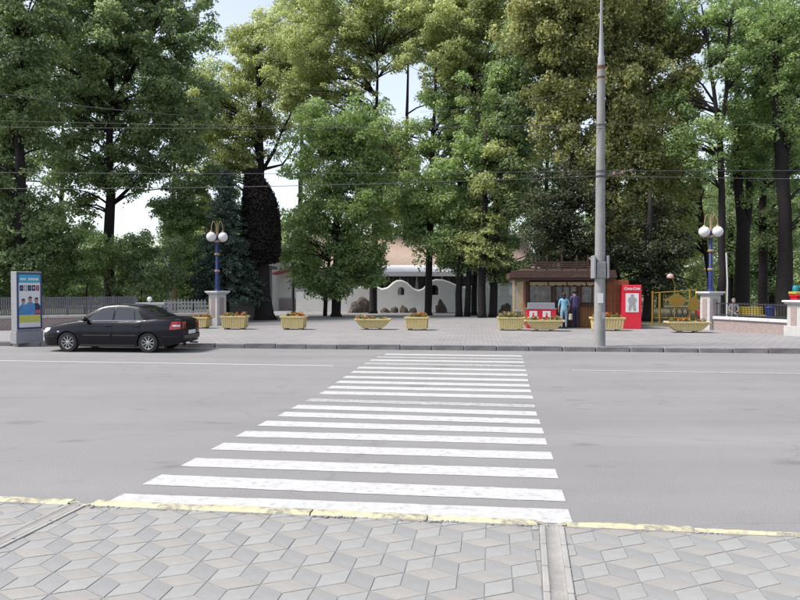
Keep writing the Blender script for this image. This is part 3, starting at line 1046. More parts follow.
back(90, 300, 64, [(285, 60, 42, 46), (310, 115, 28, 26), (320, 20, 50, 30)], 'leaf_light', 'pale green tree at the back above the side building', top=60)
back(91, 405, 62, [(390, 25, 50, 36), (398, 172, 24, 26), (408, 212, 28, 16), (362, 130, 26, 34), (456, 95, 24, 32), (440, 30, 40, 36)], 'leaf_mid', 'mid green tree at the back above the pale restaurant roof', top=60)
back(92, 505, 58, [(495, 60, 40, 46), (508, 170, 24, 36), (515, 20, 40, 30), (470, 130, 26, 30)], 'leaf_mid', 'mid green tree at the back left of the kiosk roof', top=60)
print('leaves', LEAFTOT)

# ------------------------------------------------------------------ materials of the things
mat('white_paint', (0.50, 0.50, 0.51), 0.7, 0.08, 4, bump=0.15, bscale=40)
mat('white_wall', (0.72, 0.72, 0.72), 0.85, 0.08, 1.2, bump=0.3, bscale=20)
mat('pillar_stone', (0.40, 0.39, 0.38), 0.85, 0.10, 4, bump=0.2, bscale=60)
mat('pink_stone', (0.28, 0.222, 0.212), 0.85, 0.16, 9, bump=0.3, bscale=80)
mat('grey_pink_wall', (0.27, 0.245, 0.255), 0.9, 0.12, 2, bump=0.2, bscale=40)
mat('grey_metal', (0.115, 0.112, 0.125), 0.6, 0.12, 5)
mat('light_metal', (0.24, 0.24, 0.26), 0.45, 0.08, 3)
mat('dark_metal', (0.035, 0.034, 0.038), 0.6, 0.2, 5)
mat('lamp_blue', (0.012, 0.022, 0.105), 0.4, 0.15, 6)
mat('lamp_gold', (0.27, 0.19, 0.10), 0.45, 0.15, 8)
mat('globe', (0.62, 0.61, 0.63), 0.25, 0.02, 2, spec=0.5)
mat('planter_yellow', (0.50, 0.405, 0.19), 0.75, 0.14, 7, bump=0.2, bscale=60)
mat('soil', (0.05, 0.035, 0.025), 0.95, 0.3, 12)
mat('wood_brown', (0.060, 0.030, 0.022), 0.7, 0.25, 8, bump=0.3, bscale=40)
mat('wood_orange', (0.20, 0.075, 0.028), 0.65, 0.22, 7, bump=0.25, bscale=50)
mat('wood_honey', (0.23, 0.105, 0.035), 0.65, 0.2, 7, bump=0.25, bscale=50)
mat('wood_cream', (0.38, 0.30, 0.19), 0.75, 0.15, 8)
mat('red_paint', (0.60, 0.012, 0.035), 0.4, 0.08, 3, spec=0.5)
mat('print_white', (0.62, 0.62, 0.63), 0.5, 0.03, 5)
mat('print_grey', (0.30, 0.29, 0.30), 0.5, 0.25, 9)
mat('glass_dark', (0.020, 0.023, 0.028), 0.06, 0.1, 2, spec=0.9)
mat('glass_shop', (0.17, 0.165, 0.16), 0.08, 0.5, 3, spec=0.8)  # pane reflections painted in as a pale, mottled base colour
mat('teal_paint', (0.05, 0.17, 0.18), 0.5, 0.1, 4)
mat('roof_beige', (0.36, 0.275, 0.23), 0.9, 0.10, 3, bump=0.3, bscale=12)
mat('roof_red', (0.22, 0.035, 0.035), 0.8, 0.2, 4)
mat('awning', (0.80, 0.78, 0.84), 0.8, 0.04, 3)
mat('curtain', (0.105, 0.088, 0.088), 0.95, 0.4, 5)
mat('rock', (0.090, 0.075, 0.065), 0.95, 0.35, 3, bump=0.8, bscale=8)
mat('yellow_metal', (0.25, 0.16, 0.025), 0.6, 0.15, 8)
mat('yellow_bright', (0.40, 0.31, 0.03), 0.6, 0.1, 8)
mat('pole_concrete', (0.235, 0.232, 0.230), 0.9, 0.16, 3, bump=0.3, bscale=40, detail=9)
mat('wire', (0.07, 0.07, 0.075), 0.6, 0.1, 2)
mat('rust', (0.12, 0.06, 0.035), 0.9, 0.3, 12)

# ------------------------------------------------------------------ buildings at the back
def wall_slab(poly, y0, y1, name, m, parent, holes=()):
    o = MB().slab(poly, y0, y1).build(name, m, parent)
    if holes:
        cs = []
        for h in holes:
            c = MB().slab(h, y0 - .3, y1 + .3).build('cutter', None, parent)
            cs.append(c)
        boolean_cut(o, cs)
    return o

def arch(cx, z0, w, h, n=10):
    r = w / 2
    p = [(cx - r, z0), (cx + r, z0), (cx + r, z0 + h - r)]
    p += [(cx + r * math.cos(math.pi * k / n), z0 + h - r + r * 1.0 * math.sin(math.pi * k / n)) for k in range(1, n)]
    return p + [(cx - r, z0 + h - r)]

# white wavy wall with niches
dW = 50.6
def wl(px, py): 
    p = D(px, py, dW)
    return (p.x, p.z - PAV)
T = thing('garden_wall', 'white rendered garden wall with wavy top and small arched openings', 'wall', (0, dW, PAV))
top = [(515, 283), (500, 284), (489, 287), (476, 287), (462, 288), (456, 286), (449, 283), (443, 281), (436, 280.5), (431, 282), (427, 286), (423, 290), (418, 291.5), (412, 289), (407, 284), (402, 281.5), (397, 281.5), (393, 284), (388, 288.5), (382, 290), (377, 288), (373, 286), (366, 287.5), (358, 288), (340, 291), (318, 292), (296, 292)]
poly = [wl(296, 313.5)[0:1] + (-0.1,), wl(515, 313.5)[0:1] + (-0.1,)] + [wl(*q) for q in top]
sc_ = dW / F_PX
holes = [arch(wl(401, 295)[0], wl(401, 295)[1], 6.5 * sc_, 8 * sc_), arch(wl(434.5, 295)[0], wl(434, 295)[1], 8 * sc_, 10 * sc_), arch(wl(499, 296)[0], wl(499, 296)[1], 5 * sc_, 8 * sc_), arch(wl(511, 295)[0], wl(511, 295)[1], 5 * sc_, 8 * sc_)]
wall_slab(poly, 0, .35, 'wall', 'white_wall', T, holes)
cp = MB()
pts = [Vector((wl(*q)[0], .175, wl(*q)[1] + .02)) for q in top[3:-3]]
cp.tube(pts, .11, 6)
cp.build('coping', 'white_wall', T, smooth=True)

# boulders at its foot
rr = random.Random(9)
for i, (px, py, w, h, lab) in enumerate([(359, 312.6, 22, 14, 'large brown boulder left of the slim trunk at the white wall'), (385, 312.8, 9, 5, 'small dark rock just right of the slim trunk at the wall'), (394, 312.8, 8, 6, 'small rock under the smaller arched niche, left side'),
        (404, 312.8, 9, 7, 'dark rock right below the smaller arched niche'), (413, 312.8, 8, 5, 'flat dark rock between the two arched niches'), (441, 312.6, 12, 12, 'pointed brown boulder right of the niche dividing trunk'), (505, 312.6, 12, 9, 'dark boulder at the right end of the white wall near the kiosk')]):
    p = D(px, py, 49.3); p.z = PAV
    s = 49.3 / F_PX
    me = bpy.data.meshes.new('boulder')
    bm = bmesh.new()
    bmesh.ops.create_icosphere(bm, subdivisions=3, radius=1)
    for v in bm.verts:
        k = 1 + .16 * math.sin(v.co.x * 3 + i) * math.cos(v.co.y * 4 + i * 2) + .10 * math.sin(v.co.z * 7 + i * 3 + v.co.x * 5) + rr.uniform(-.04, .04)
        v.co = Vector((v.co.x * k * w / 2 * s, v.co.y * k * w / 2.4 * s, max(-.05, v.co.z * k * h * s)))
    bm.to_mesh(me); bm.free()
    tag(link('boulder', me, 'rock', None, p), lab, 'boulder', 'boulders along the white wall')

# restaurant behind the wall
dR = 58.0
sR = dR / F_PX
def rl(px, py):
    p = D(px, py, dR)
    return (p.x, p.z - PAV)
T = thing('restaurant_building', 'long white restaurant with pale tiled roof behind the wavy wall', 'building', (0, dR, PAV))
x0, x1 = rl(286, 286)[0], rl(530, 286)[0]
zE = rl(400, 266)[1]
wall_slab([(x0, -.05), (x1, -.05), (x1, zE), (x0, zE)], 0, .3, 'wall', 'white_wall', T,
          [[(rl(380 + k * 21, 1)[0], .9), (rl(394 + k * 21, 1)[0], .9), (rl(394 + k * 21, 1)[0], 2.9), (rl(380 + k * 21, 1)[0], 2.9)] for k in range(5)])
for k in range(5):
    xa, xb = rl(380 + k * 21, 1)[0], rl(394 + k * 21, 1)[0]
    pn_ = MB().box(((xa + xb) / 2, .18, 1.9), (xb - xa - .02, .04, 1.98)).build('window_pane', 'glass_dark', T)
    MB().box(((xa + xb) / 2, .13, 1.9), (.06, .05, 1.98)).build('mullion', 'white_paint', pn_)
MB().box(((x0 + x1) / 2, 6.0, zE / 2), (x1 - x0 - .6, .3, zE)).build('rear_wall', 'white_wall', T)
for xx in (x0 + .15, x1 - .15):
    MB().slab([(xx - .15, -.05), (xx + .15, -.05), (xx + .15, zE), (xx - .15, zE)], .3, 5.8).build('side_wall', 'white_wall', T)
rf = MB()
zr = zE + 3.0
rf.add([(x0 - .5, -.6, zE - .15), (x1 + .5, -.6, zE - .15), (x1 + .5, 5.0, zr), (x0 - .5, 5.0, zr), (x0 - .5, 9.5, zE), (x1 + .5, 9.5, zE), (x0 - .5, -.6, zE - .30), (x1 + .5, -.6, zE - .30)],
       [(0, 1, 2, 3), (3, 2, 5, 4), (6, 7, 1, 0), (0, 3, 4), (1, 5, 2)])
ro = rf.build('roof', 'roof_beige', T)
# white canopy on posts along the terrace
aw = MB()
xa, xb = rl(374, 1)[0], rl(466, 1)[0]
zc_ = rl(400, 272)[1]
aw.add([(xa, -3.6, zc_ - .05), (xb, -3.6, zc_ - .05), (xb, -.65, zc_ + .55), (xa, -.65, zc_ + .55), (xa, -3.6, zc_ - .4), (xb, -3.6, zc_ - .4), (xb, -.65, zc_ + .45), (xa, -.65, zc_ + .45)],
       [(0, 1, 2, 3), (4, 5, 1, 0), (7, 6, 5, 4), (0, 3, 7, 4), (1, 5, 6, 2), (3, 2, 6, 7)])
aw.build('awning', 'awning', T)
for k in range(6):
    xx = xa + .2 + (xb - xa - .4) * k / 5
    MB().box((xx, -3.4, (zc_ - .3) / 2), (.12, .12, zc_ - .25)).build('post', 'wood_brown', T)
for k in range(11):
    xx = xa + .5 + (xb - xa - 1.0) * k / 10
    b = MB()
    n = 12
    vs = []
    for q in range(n + 1):
        for z, w in ((.3, .35), (1.4, .25), (zc_ - .35, .5)):
            vs.append((xx + (q / n - .5) * w * 1.2, -3.1 + .06 * math.sin(q * 2.4), z))
    fs = [(q * 3 + j, q * 3 + 3 + j, q * 3 + 4 + j, q * 3 + 1 + j) for q in range(n) for j in range(2)]
    b.add(vs, fs).build('curtain', 'curtain', T, smooth=True)

# white side building with red edged canopy
dS = 54.0
def s2(px, py):
    p = D(px, py, dS)
    return (p.x, p.z - PAV)
T = thing('side_building', 'white side building with red edged lean-to roof seen right of the dark column tree', 'building', (0, dS, PAV))
xa, xb = s2(262, 1)[0], s2(300, 1)[0]
MB().box(((xa + xb) / 2, 1.5, 2.2), (xb - xa, 3, 4.5)).build('wall', 'white_wall', T)
MB().box(((xa + xb) / 2, 1.5, 4.62), (xb - xa + .5, 3.5, .3)).build('roof', 'roof_beige', T)
MB().slab([(s2(276, 275)[0], s2(276, 275)[1]), (s2(302, 269)[0], s2(302, 269)[1]), (s2(302, 266.5)[0], s2(302, 266.5)[1]), (s2(276, 273)[0], s2(276, 273)[1])], -1.6, -.05).build('canopy', 'roof_red', T)
MB().slab(arch(s2(285, 1)[0], 1.0, 1.2, 1.6), -.06, -.003).build('arched_panel', 'print_white', T)
MB().box(((xa + xb) / 2 + .6, -.1, .45), (xb - xa - 1.3, .18, .9)).build('plinth', 'grey_pink_wall', T)
MB().slab([(s2(264, 1)[0], .9), (s2(270, 1)[0], .9), (s2(270, 1)[0], 2.2), (s2(264, 1)[0], 2.2)], -.05, -.003).build('window', 'glass_dark', T)

# grey pavilion behind the left lamp pillar
dP = 40.0
p0 = D(210, 286, dP); p1 = D(261, 286, dP)
T = thing('pavilion', 'low grey pavilion with teal framed window behind the left lamp pillar', 'building', ((p0.x + p1.x) / 2, dP, PAV))
W = p1.x - p0.x
wall_slab([(-W / 2, -.05), (W / 2, -.05), (W / 2, 2.9), (-W / 2, 2.9)], 0, .25, 'wall', 'grey_pink_wall', T, [[(-.35, 1.05), (.62, 1.05), (.62, 2.5), (-.35, 2.5)]])
MB().box((W / 2 - .125, 1.9, 1.45), (.24, 3.2, 2.89)).build('side_wall', 'grey_pink_wall', T)
MB().box((0, 1.8, 3.0), (W + .5, 4.2, .2)).build('roof', 'grey_metal', T, bevel=.02)
wn = MB().box((.135, .14, 1.775), (.95, .03, 1.43)).build('window', 'glass_shop', T)
fr = MB()
for xx in (-.32, .135, .59): fr.box((xx, .1, 1.775), (.05, .06, 1.43))
for zz in (1.08, 2.47): fr.box((.135, .097, zz), (.9, .055, .05))
fr.build('frame', 'teal_paint', wn)

# ------------------------------------------------------------------ walls, pillars, fences, lamps
def line_thing(name, label, cat, a, c):
    v = c - a
    return thing(name, label, cat, a, math.atan2(v.y, v.x)), Vector((v.x, v.y)).length

wa = wl1 + (wl1 - wl0) * 0.9
T, L = line_thing('low_wall', 'long low pink grey wall with pale coping behind the black car', 'wall', wa, wl0)
LW = T
MB().box((L / 2, .15, .22), (L, .30, .54)).build('wall', 'pink_stone', T)
n = 12
for k in range(n):
    MB().box((L * (k + .5) / n, .15, .545), (L / n - .015, .40, .11)).build('coping_stone', 'pillar_stone', T, bevel=.012)
def on_left(u, z=0.6, v=.15):
    dv = (wl0 - wa).normalized(); nv = Vector((-dv.y, dv.x, 0))
    p = wa + dv * u + nv * v
    return Vector((p.x, p.y, PAV + z))
rzL = math.atan2(wl0.y - wa.y, wl0.x - wa.x)
def u_left(px):
    # where the sight line through photo column px meets the left wall line
    dv = (wl0 - wa).normalized(); k = (px - 400) / F_PX
    return (k * wa.y - wa.x) / (dv.x - k * dv.y)
# white cast fence between small post and lamp pillar
ua, ub = u_left(163), u_left(207)
T = thing('picket_fence', 'white cast picket fence on the low wall left of the left lamp pillar', 'fence', on_left(ua), rzL)
Lf = ub - ua
for z in (.08, .50):
    MB().box((Lf / 2, 0, z), (Lf, .035, .04)).build('rail', 'white_paint', T)
mat('fence_white', (.26, .26, .28), .7, .15, 5)
pk = MB()
pk.slab([(-.05, .02), (.05, .02), (.035, .2), (.055, .34), (.03, .48), (.045, .56), (0, .66), (-.045, .56), (-.03, .48), (-.055, .34), (-.035, .2)], -.028, -.005)
pkm = pk.mesh('picket')
n = 13
for k in range(n):
    link('picket', pkm, 'fence_white', T, (Lf * (k + .5) / n, -.012, 0))
# small post with globe
up_ = u_left(150)
T = thing('wall_post', 'squat white post with wide slab top standing in the left low wall', 'pillar', on_left(up_, 0.605), rzL)
MB().box((0, 0, .20), (.75, .34, .40)).build('shaft', 'pillar_stone', T, bevel=.01)
MB().box((0, 0, .455), (1.25, .46, .10)).build('cap', 'white_paint', T, bevel=.012)
T = thing('globe_light', 'small round white globe light on the squat wall post', 'lamp', on_left(up_, 1.112), rzL)
MB().lathe([(.07, 0), (.07, .03), (.04, .06)], 12).build('base', 'light_metal', T, smooth=True)
MB().ball((0, 0, .16), .115, 14, 10).build('globe', 'globe', T, smooth='all')
# grey bar fence farther left
u0, u1 = u_left(-60), u_left(136)
T = thing('bar_fence', 'grey metal bar fence on the low wall behind the poster stand and bonnet', 'fence', on_left(u0), rzL)
Lf = u1 - u0
for z in (.05, .42, .78):
    MB().box((Lf / 2, 0, z), (Lf, .03, .04)).build('rail', 'grey_metal', T)
for k in range(9):
    MB().box((Lf * k / 8, .012, .42), (.06, .06, .86)).build('post', 'grey_metal', T)
b = MB()
n = int(Lf / .085)
for k in range(n): b.box((Lf * (k + .5) / n, -.022, .41), (.062, .012, .78))
tag(b.build('bar_row', 'grey_metal', T), kind='stuff')

def gate_pillar(label, p, rz, h, s=.58, plinth=False):
    T = thing('gate_pillar', label, 'pillar', p, rz, 'stone pillars flanking the park entrance')
    o = MB().box((0, 0, h / 2 - .08), (s, s, h - .12)).build('shaft', 'pillar_stone', T, bevel=.012)
    MB().box((0, 0, h - .11), (s + .14, s + .14, .07)).build('moulding', 'pillar_stone', T, bevel=.01)
    MB().box((0, 0, h - .037), (s + .26, s + .26, .075)).build('cap', 'white_paint', T, bevel=.012)
    for k in range(4):
        a = k * math.pi / 2
        c = Vector((0, -s / 2 - .004, h * .53)); c.rotate(Matrix.Rotation(a, 3, 'Z'))
        MB().box(c, (s * .42, .024, h * .56), a).build('panel', 'pink_stone', T)
    if plinth: MB().box((0, 0, .17), (s + .16, s + .16, .40)).build('plinth', 'pillar_stone', T, bevel=.012)
    return T
pl = wl0 + (wl0 - wa).normalized() * .45
HP = 1.64
gate_pillar('stone pillar under the left blue lamp at the park entrance', pl, R(58), HP)
pr = wr0 + Vector((-.12, .30, 0))
gate_pillar('stone pillar under the right blue lamp beside the boat planter', pr, R(-72), HP)
p2 = wr1 + Vector((.22, -.12, 0))
gate_pillar('lower stone pillar at the right edge of the picture', p2, R(-72), 1.34, .60, True)
T, L = line_thing('low_wall', 'short low pink wall with white coping between the two right pillars', 'wall', pr, p2)
a0, a1 = .30, L - .31
MB().box(((a0 + a1) / 2, 0, .21), (a1 - a0, .28, .52)).build('wall', 'pink_stone', T)
for k in range(4):
    w = (a1 - a0) / 4
    MB().box((a0 + w * (k + .5), 0, .53), (w - .012, .40, .12)).build('coping_stone', 'white_paint', T, bevel=.012)
rzR = math.atan2(p2.y - pr.y, p2.x - pr.x)
T = thing('bar_fence', 'low dark iron fence on the pink wall between the right pillars', 'fence', (pr.x, pr.y, PAV + .59), rzR)
for z in (.08, .55): MB().box((L / 2, 0, z), (a1 - a0, .03, .035)).build('rail', 'dark_metal', T)
for k in range(26):
    xx = a0 + (a1 - a0) * (k + .5) / 26
    b = MB().box((xx, 0, .31), (.018, .018, .62))
    b.build('bar', 'dark_metal', T)
T = thing('low_wall', 'pink wall stub running on beyond the right edge pillar', 'wall', p2, FAR_A)
MB().box((3.35, 0, .21), (6.0, .28, .52)).build('wall', 'pink_stone', T)
for k in range(6): MB().box((.85 + k, 0, .53), (.988, .40, .12)).build('coping_stone', 'white_paint', T, bevel=.012)

def street_lamp(label, p, rz):
    T = thing('street_lamp', label, 'lamp', p, rz, 'blue twin globe lamps on the gate pillars')
    MB().lathe([(.17, -.01), (.17, .05), (.12, .09), (.11, .16)], 14).build('base', 'lamp_blue', T, smooth=True)
    MB().lathe([(.105, .15), (.10, 1.1), (.085, 1.12), (.08, 2.35), (.055, 2.38), (.05, 2.62)], 14).build('column', 'lamp_blue', T, smooth=True)
    for z in (.95, 1.75, 2.36): MB().lathe([(.10, z - .05), (.135, z - .02), (.135, z + .03), (.10, z + .06)], 14).build('ring', 'lamp_gold', T, smooth=True)
    MB().lathe([(.05, 2.6), (.06, 2.75), (.03, 2.9), (.045, 3.0), (.01, 3.35)], 10).build('finial', 'lamp_gold', T, smooth=True)
    for s in (-1, 1):
        pts = []
        for k in range(13):
            a = math.pi * k / 12
            pts.append((s * (.05 + .11 * (1 - math.cos(a))), 0, 2.95 + .42 * math.sin(a) - (.10 * k / 12)))
        ar = MB().tube([(s * .02, 0, 2.5)] + pts, .02, 7).build('arm', 'lamp_gold', T, smooth=True)
        MB().lathe([(.05, 0), (.085, -.05), (.09, -.09)][::-1], 12, (s * .27, 0, 2.87)).build('collar', 'lamp_gold', T, smooth=True)
        MB().ball((s * .27, 0, 2.58), .235, 20, 14).build('globe', 'globe', T, smooth='all')
street_lamp('blue twin globe lamp on the left gate pillar', pl + Vector((0, 0, HP)), R(20))
street_lamp('blue twin globe lamp on the right gate pillar', pr + Vector((0, 0, HP)), R(-10))
# white service pipe behind right pillar
q = D(727, 286, 32); q.z = PAV
tag(MB().tube([(0, 0, 0), (.02, 0, 2.0), (-.05, 0, 3.4)], .035, 8).build('white_pipe', 'white_paint', None, q, smooth=True), 'thin upright white pipe just right of the right lamp column', 'pipe')
# bent white mast and yellow post behind the left wall
q = D(170, 286, 36.5); q.z = PAV
s_ = 36.5 / F_PX
tag(MB().tube([(0, 0, -.02), (0, 0, 1.5), (-1.5 * s_, 0, (320 - 266) * s_), (-9 * s_, 0, (320 - 249) * s_)], [.075, .07, .065, .05], 8).build('bent_mast', 'white_paint', None, q, smooth=True), 'white mast with bent top behind the left picket fence', 'post')
q = D(174, 286, 38); q.z = PAV
T = thing('timber_post', 'yellowish timber post right beside the bent white mast', 'post', q)
MB().tube([(0, 0, -.02), (.02, 0, 1.6), (0, .0, 3.2)], [.15, .13, .11], 8).build('shaft', 'wood_cream', T, smooth=True)
MB().lathe([(.16, 3.15), (.17, 3.22), (.02, 3.34)], 8).build('cap', 'wood_honey', T)
# slim post on the square
q = D(293, 286, 46); q.z = PAV
T = thing('lamp_post', 'slim dark bare lamp post on the square left of the low hanging tree', 'lamp', q)
MB().tube([(0, 0, -.02), (0, 0, 5.0)], [.10, .07], 10).build('column', 'dark_metal', T, smooth=True)
MB().lathe([(.16, 0), (.16, .18), (.11, .24)], 10).build('base', 'dark_metal', T, smooth=True)
MB().lathe([(.08, 4.9), (.22, 5.05), (.18, 5.25), (.05, 5.35)], 10).build('lantern', 'grey_metal', T, smooth=True)

# ------------------------------------------------------------------ planters
leaf_mat('planter_leaf', (0.035, 0.05, 0.018), (0.075, 0.095, 0.035), (0.13, 0.14, 0.055))
blm = leaf_mat('blossom', (0.40, 0.05, 0.03), (0.45, 0.14, 0.03), (0.42, 0.20, 0.06), .2, 3.0)
leaf_mat('blossom_pale', (0.30, 0.12, 0.08), (0.40, 0.22, 0.10), (0.36, 0.30, 0.14), .2, 3.0)
def planter(label, p, kind, w, h, rz, seed, bloom='blossom', rich=1.0):
    T = thing('planter', label, 'planter', p, rz, 'yellow flower planters across the park entrance')
    dpt = .62
    b = MB()
    if kind == 'box':
        out = lambda t: (w / 2 * (.93 + .07 * t), dpt / 2 * (.93 + .07 * t))
    else:
        out = lambda t: (w / 2 * (.55 + .45 * t ** .75), dpt / 2 * (.7 + .3 * t))
    z0 = .07
    lev = [0, .35, .7, 1.0]
    vs, fs = [], []
    for t_ in lev:
        x, y = out(t_)
        vs += [(-x, -y, z0 + (h - z0) * t_), (x, -y, z0 + (h - z0) * t_), (x, y, z0 + (h - z0) * t_), (-x, y, z0 + (h - z0) * t_)]
    for k in range(3):
        for i in range(4): fs.append((k * 4 + i, k * 4 + (i + 1) % 4, k * 4 + 4 + (i + 1) % 4, k * 4 + 4 + i))
    fs.append((3, 2, 1, 0))
    b.add(vs, fs).build('box', 'planter_yellow', T)
    x, y = out(1.0)
    MB().box((0, 0, h - .05), (2 * x - .03, 2 * y - .03, .03)).build('soil', 'soil', T)
    rim = MB()
    for s in (-1, 1):
        rim.box((0, s * (y + .012), h), (2 * x + .10, .055, .07))
        rim.box((s * (x + .012), 0, h), (.055, 2 * y - .034, .068))
    rim.build('rim', 'planter_yellow', T, bevel=.008)
    sl_ = MB()
    n = 11 if kind == 'box' else 15
    for k in range(n):
        f = (k + .5) / n * 2 - 1
        vs = []
        for side in (-1, 1):
            st = MB()
            hw = w / n * .37
            vv = []
            for t_ in lev:
                X, Y = out(t_)
                z = z0 + (h - .045 - z0) * t_
                vv += [(f * X - hw, side * (Y + .022), z), (f * X + hw, side * (Y + .022), z), (f * X + hw, side * (Y - .004), z), (f * X - hw, side * (Y - .004), z)]
            ff = []
            for q in range(3):
                for i in range(4): ff.append((q * 4 + i, q * 4 + (i + 1) % 4, q * 4 + 4 + (i + 1) % 4, q * 4 + 4 + i))
            ff += [(3, 2, 1, 0), (12, 13, 14, 15)]
            sl_.add(vv, ff)
    tag(sl_.build('slat_cladding', 'planter_yellow', T), kind='stuff')
    for s in (-1, 1):
        X, Y = out(0)
        MB().box((s * X * .7, 0, .035), (.12, Y * 1.7, .09)).build('foot', 'concrete_dark', T)
    rng = np.random.default_rng(seed)
    C, Rd = [], []
    for k in range(int(20 * rich)):
        C.append((rng.uniform(-1, 1) * x * .88, rng.uniform(-1, 1) * y * .8, h + rng.uniform(.0, .10) * rich)); Rd.append(rng.uniform(.08, .15))
    C, Rd = np.array(C), np.array(Rd)
    me, n1 = leaves_mesh('foliage', C, Rd, 34, .085, rng, .8, .6)
    tag(link('foliage', me, 'planter_leaf', T), kind='stuff')
    sel = rng.choice(len(C), max(4, int(len(C) * .6)), replace=False)
    me, n1 = leaves_mesh('blossoms', C[sel] + np.array([0, 0, .07]), Rd[sel] * .8, 14, .07, rng, .5, .6, .9)
    tag(link('blossoms', me, bloom, T), kind='stuff')
PL = [(199, 328.2, 'box', 1.0, .50, 'small yellow planter half hidden between car boot and left pillar', 'blossom', .7),
      (235, 329.2, 'box', 1.10, .58, 'yellow slatted planter right in front of the left gate pillar', 'blossom', .8),
      (294, 329.4, 'box', 1.06, .58, 'yellow slatted planter with orange flowers below the slim lamp post', 'blossom', 1.1),
      (373, 329.5, 'boat', 1.55, .46, 'boat shaped yellow planter just left of the crossing', 'blossom_pale', .9),
      (417, 330.0, 'box', .98, .56, 'narrow yellow planter with bright orange flowers before the white wall', 'blossom', 1.3),
      (511, 330.2, 'box', 1.14, .56, 'yellow planter with tall pale greenery at the kiosk corner', 'blossom_pale', 1.6),
      (544, 331.0, 'boat', 1.62, .46, 'boat shaped yellow planter before the red drinks counter', 'blossom_pale', .9),
      (607, 330.6, 'box', 1.36, .56, 'yellow planter with red flowers partly behind the concrete pole', 'blossom', 1.2),
      (687, 332.5, 'boat', 1.66, .44, 'boat shaped yellow planter beside the right lamp pillar', 'blossom', .9)]
for i, (px, py, kd, w, h, lab, blo, rich) in enumerate(PL):
    planter(lab, G(px, py, PAV), kd, w * .95, h * .95, FAR_A + (-.03, .05, 0, .04, -.05, 0, .03, 0, .05)[i], 100 + i, blo, rich)

# ------------------------------------------------------------------ kiosk
K0 = G(576, 327.6, PAV)
kd = K0.y
kpx = F_PX / kd
T = thing('kiosk', 'brown wooden kiosk with dark flat canopy roof under the olive tree', 'kiosk', K0, FAR_A)
def kx(px): return (px - 576) / kpx
def kz(py): return (327.6 - py) / kpx
xl, xr = kx(528), kx(627)
DEP = 2.8
# front wall pieces around openings
MB().box(((kx(579) + xr) / 2, .06, kz(305) / 2), (xr - kx(579), .08, kz(305))).build('lower_wall', 'wood_honey', T)
MB().box(((xl + kx(553)) / 2, .06, kz(304) / 2), (kx(553) - xl, .08, kz(304))).build('lower_wall', 'wood_orange', T)
for k in range(9):      # panelling boards under the right window
    xa = kx(579.6) + (kx(604) - kx(579.6)) * k / 9
    MB().box((xa + .058, .004, kz(316.5)), (.108, .03, kz(306.5) - .06)).build('board', 'wood_honey', T)
for k in range(6):      # plank wall right of the windows
    xa = kx(604.5) + (xr - kx(604.5)) * k / 6
    MB().box((xa + .085, .01, kz(280) / 2 + .02), (.162, .045, kz(280) - .04)).build('plank', 'wood_orange', T, bevel=.008)
def kwin(a, c, y0, y1, nm, parts):
    w = MB().box(((kx(a) + kx(c)) / 2, .08, (kz(y0) + kz(y1)) / 2), (kx(c) - kx(a), .02, kz(y0) - kz(y1))).build('window', 'glass_shop', T)
    f = MB()
    for k in range(parts + 1):
        f.box((kx(a) + (kx(c) - kx(a)) * k / parts, .045, (kz(y0) + kz(y1)) / 2), (.055, .06, kz(y0) - kz(y1)))
    for zz in (kz(y0), kz(y1)): f.box(((kx(a) + kx(c)) / 2, .042, zz), (kx(c) - kx(a) + .05, .07, .06))
    f.build('frame', 'wood_brown' if nm else 'print_white', w)
kwin(530, 552, 285, 303, 1, 1)
kwin(556, 577, 286, 301, 1, 3)
kwin(581, 603, 286, 303, 1, 2)
dr = MB().box((kx(566.5), .07, kz(314)), (kx(577) - kx(556), .03, kz(301.8) - .03)).build('door', 'wood_brown', T)
MB().box((kx(575), .045, 1.0), (.03, .03, .14)).build('handle', 'light_metal', dr)
for px in (527.5, 554, 578.8, 604):
    MB().box((kx(px), -.02, kz(281) / 2), (.12, .12, kz(281))).build('post', 'wood_brown', T)
for s in (xl + .05, xr - .05):
    MB().box((s, .12 + DEP / 2, kz(281) / 2), (.1, DEP - .1, kz(281) - .01)).build('side_wall', 'wood_orange', T)
MB().box(((xl + xr) / 2, DEP, kz(281) / 2), (xr - xl - .2, .1, kz(281) - .01)).build('back_wall', 'wood_orange', T)
MB().box(((kx(580) + kx(604)) / 2, -.17, kz(304.5)), (kx(603) - kx(580), .30, .05)).build('counter', 'wood_brown', T, bevel=.01)
MB().box(((kx(530) + kx(604)) / 2, .07, (kz(285.4) + kz(279)) / 2 - .02), (kx(604) - kx(529), .05, kz(279) - kz(285.4) - .06)).build('header_panel', 'wood_brown', T)
# scalloped cream valance
for k in range(4):
    a, c = kx(530 + 18.6 * k), kx(547.5 + 18.6 * k)
    n = 10
    poly = [(a, kz(282)), (a, kz(286))]
    poly = [(c, kz(282)), (a, kz(282))] + [(a + (c - a) * q / n, kz(284.6) - .05 * abs(math.sin(math.pi * q / n * 2.5))) for q in range(n + 1)]
    MB().slab(poly[::-1], -.12, -.10).build('valance', 'wood_cream', T)
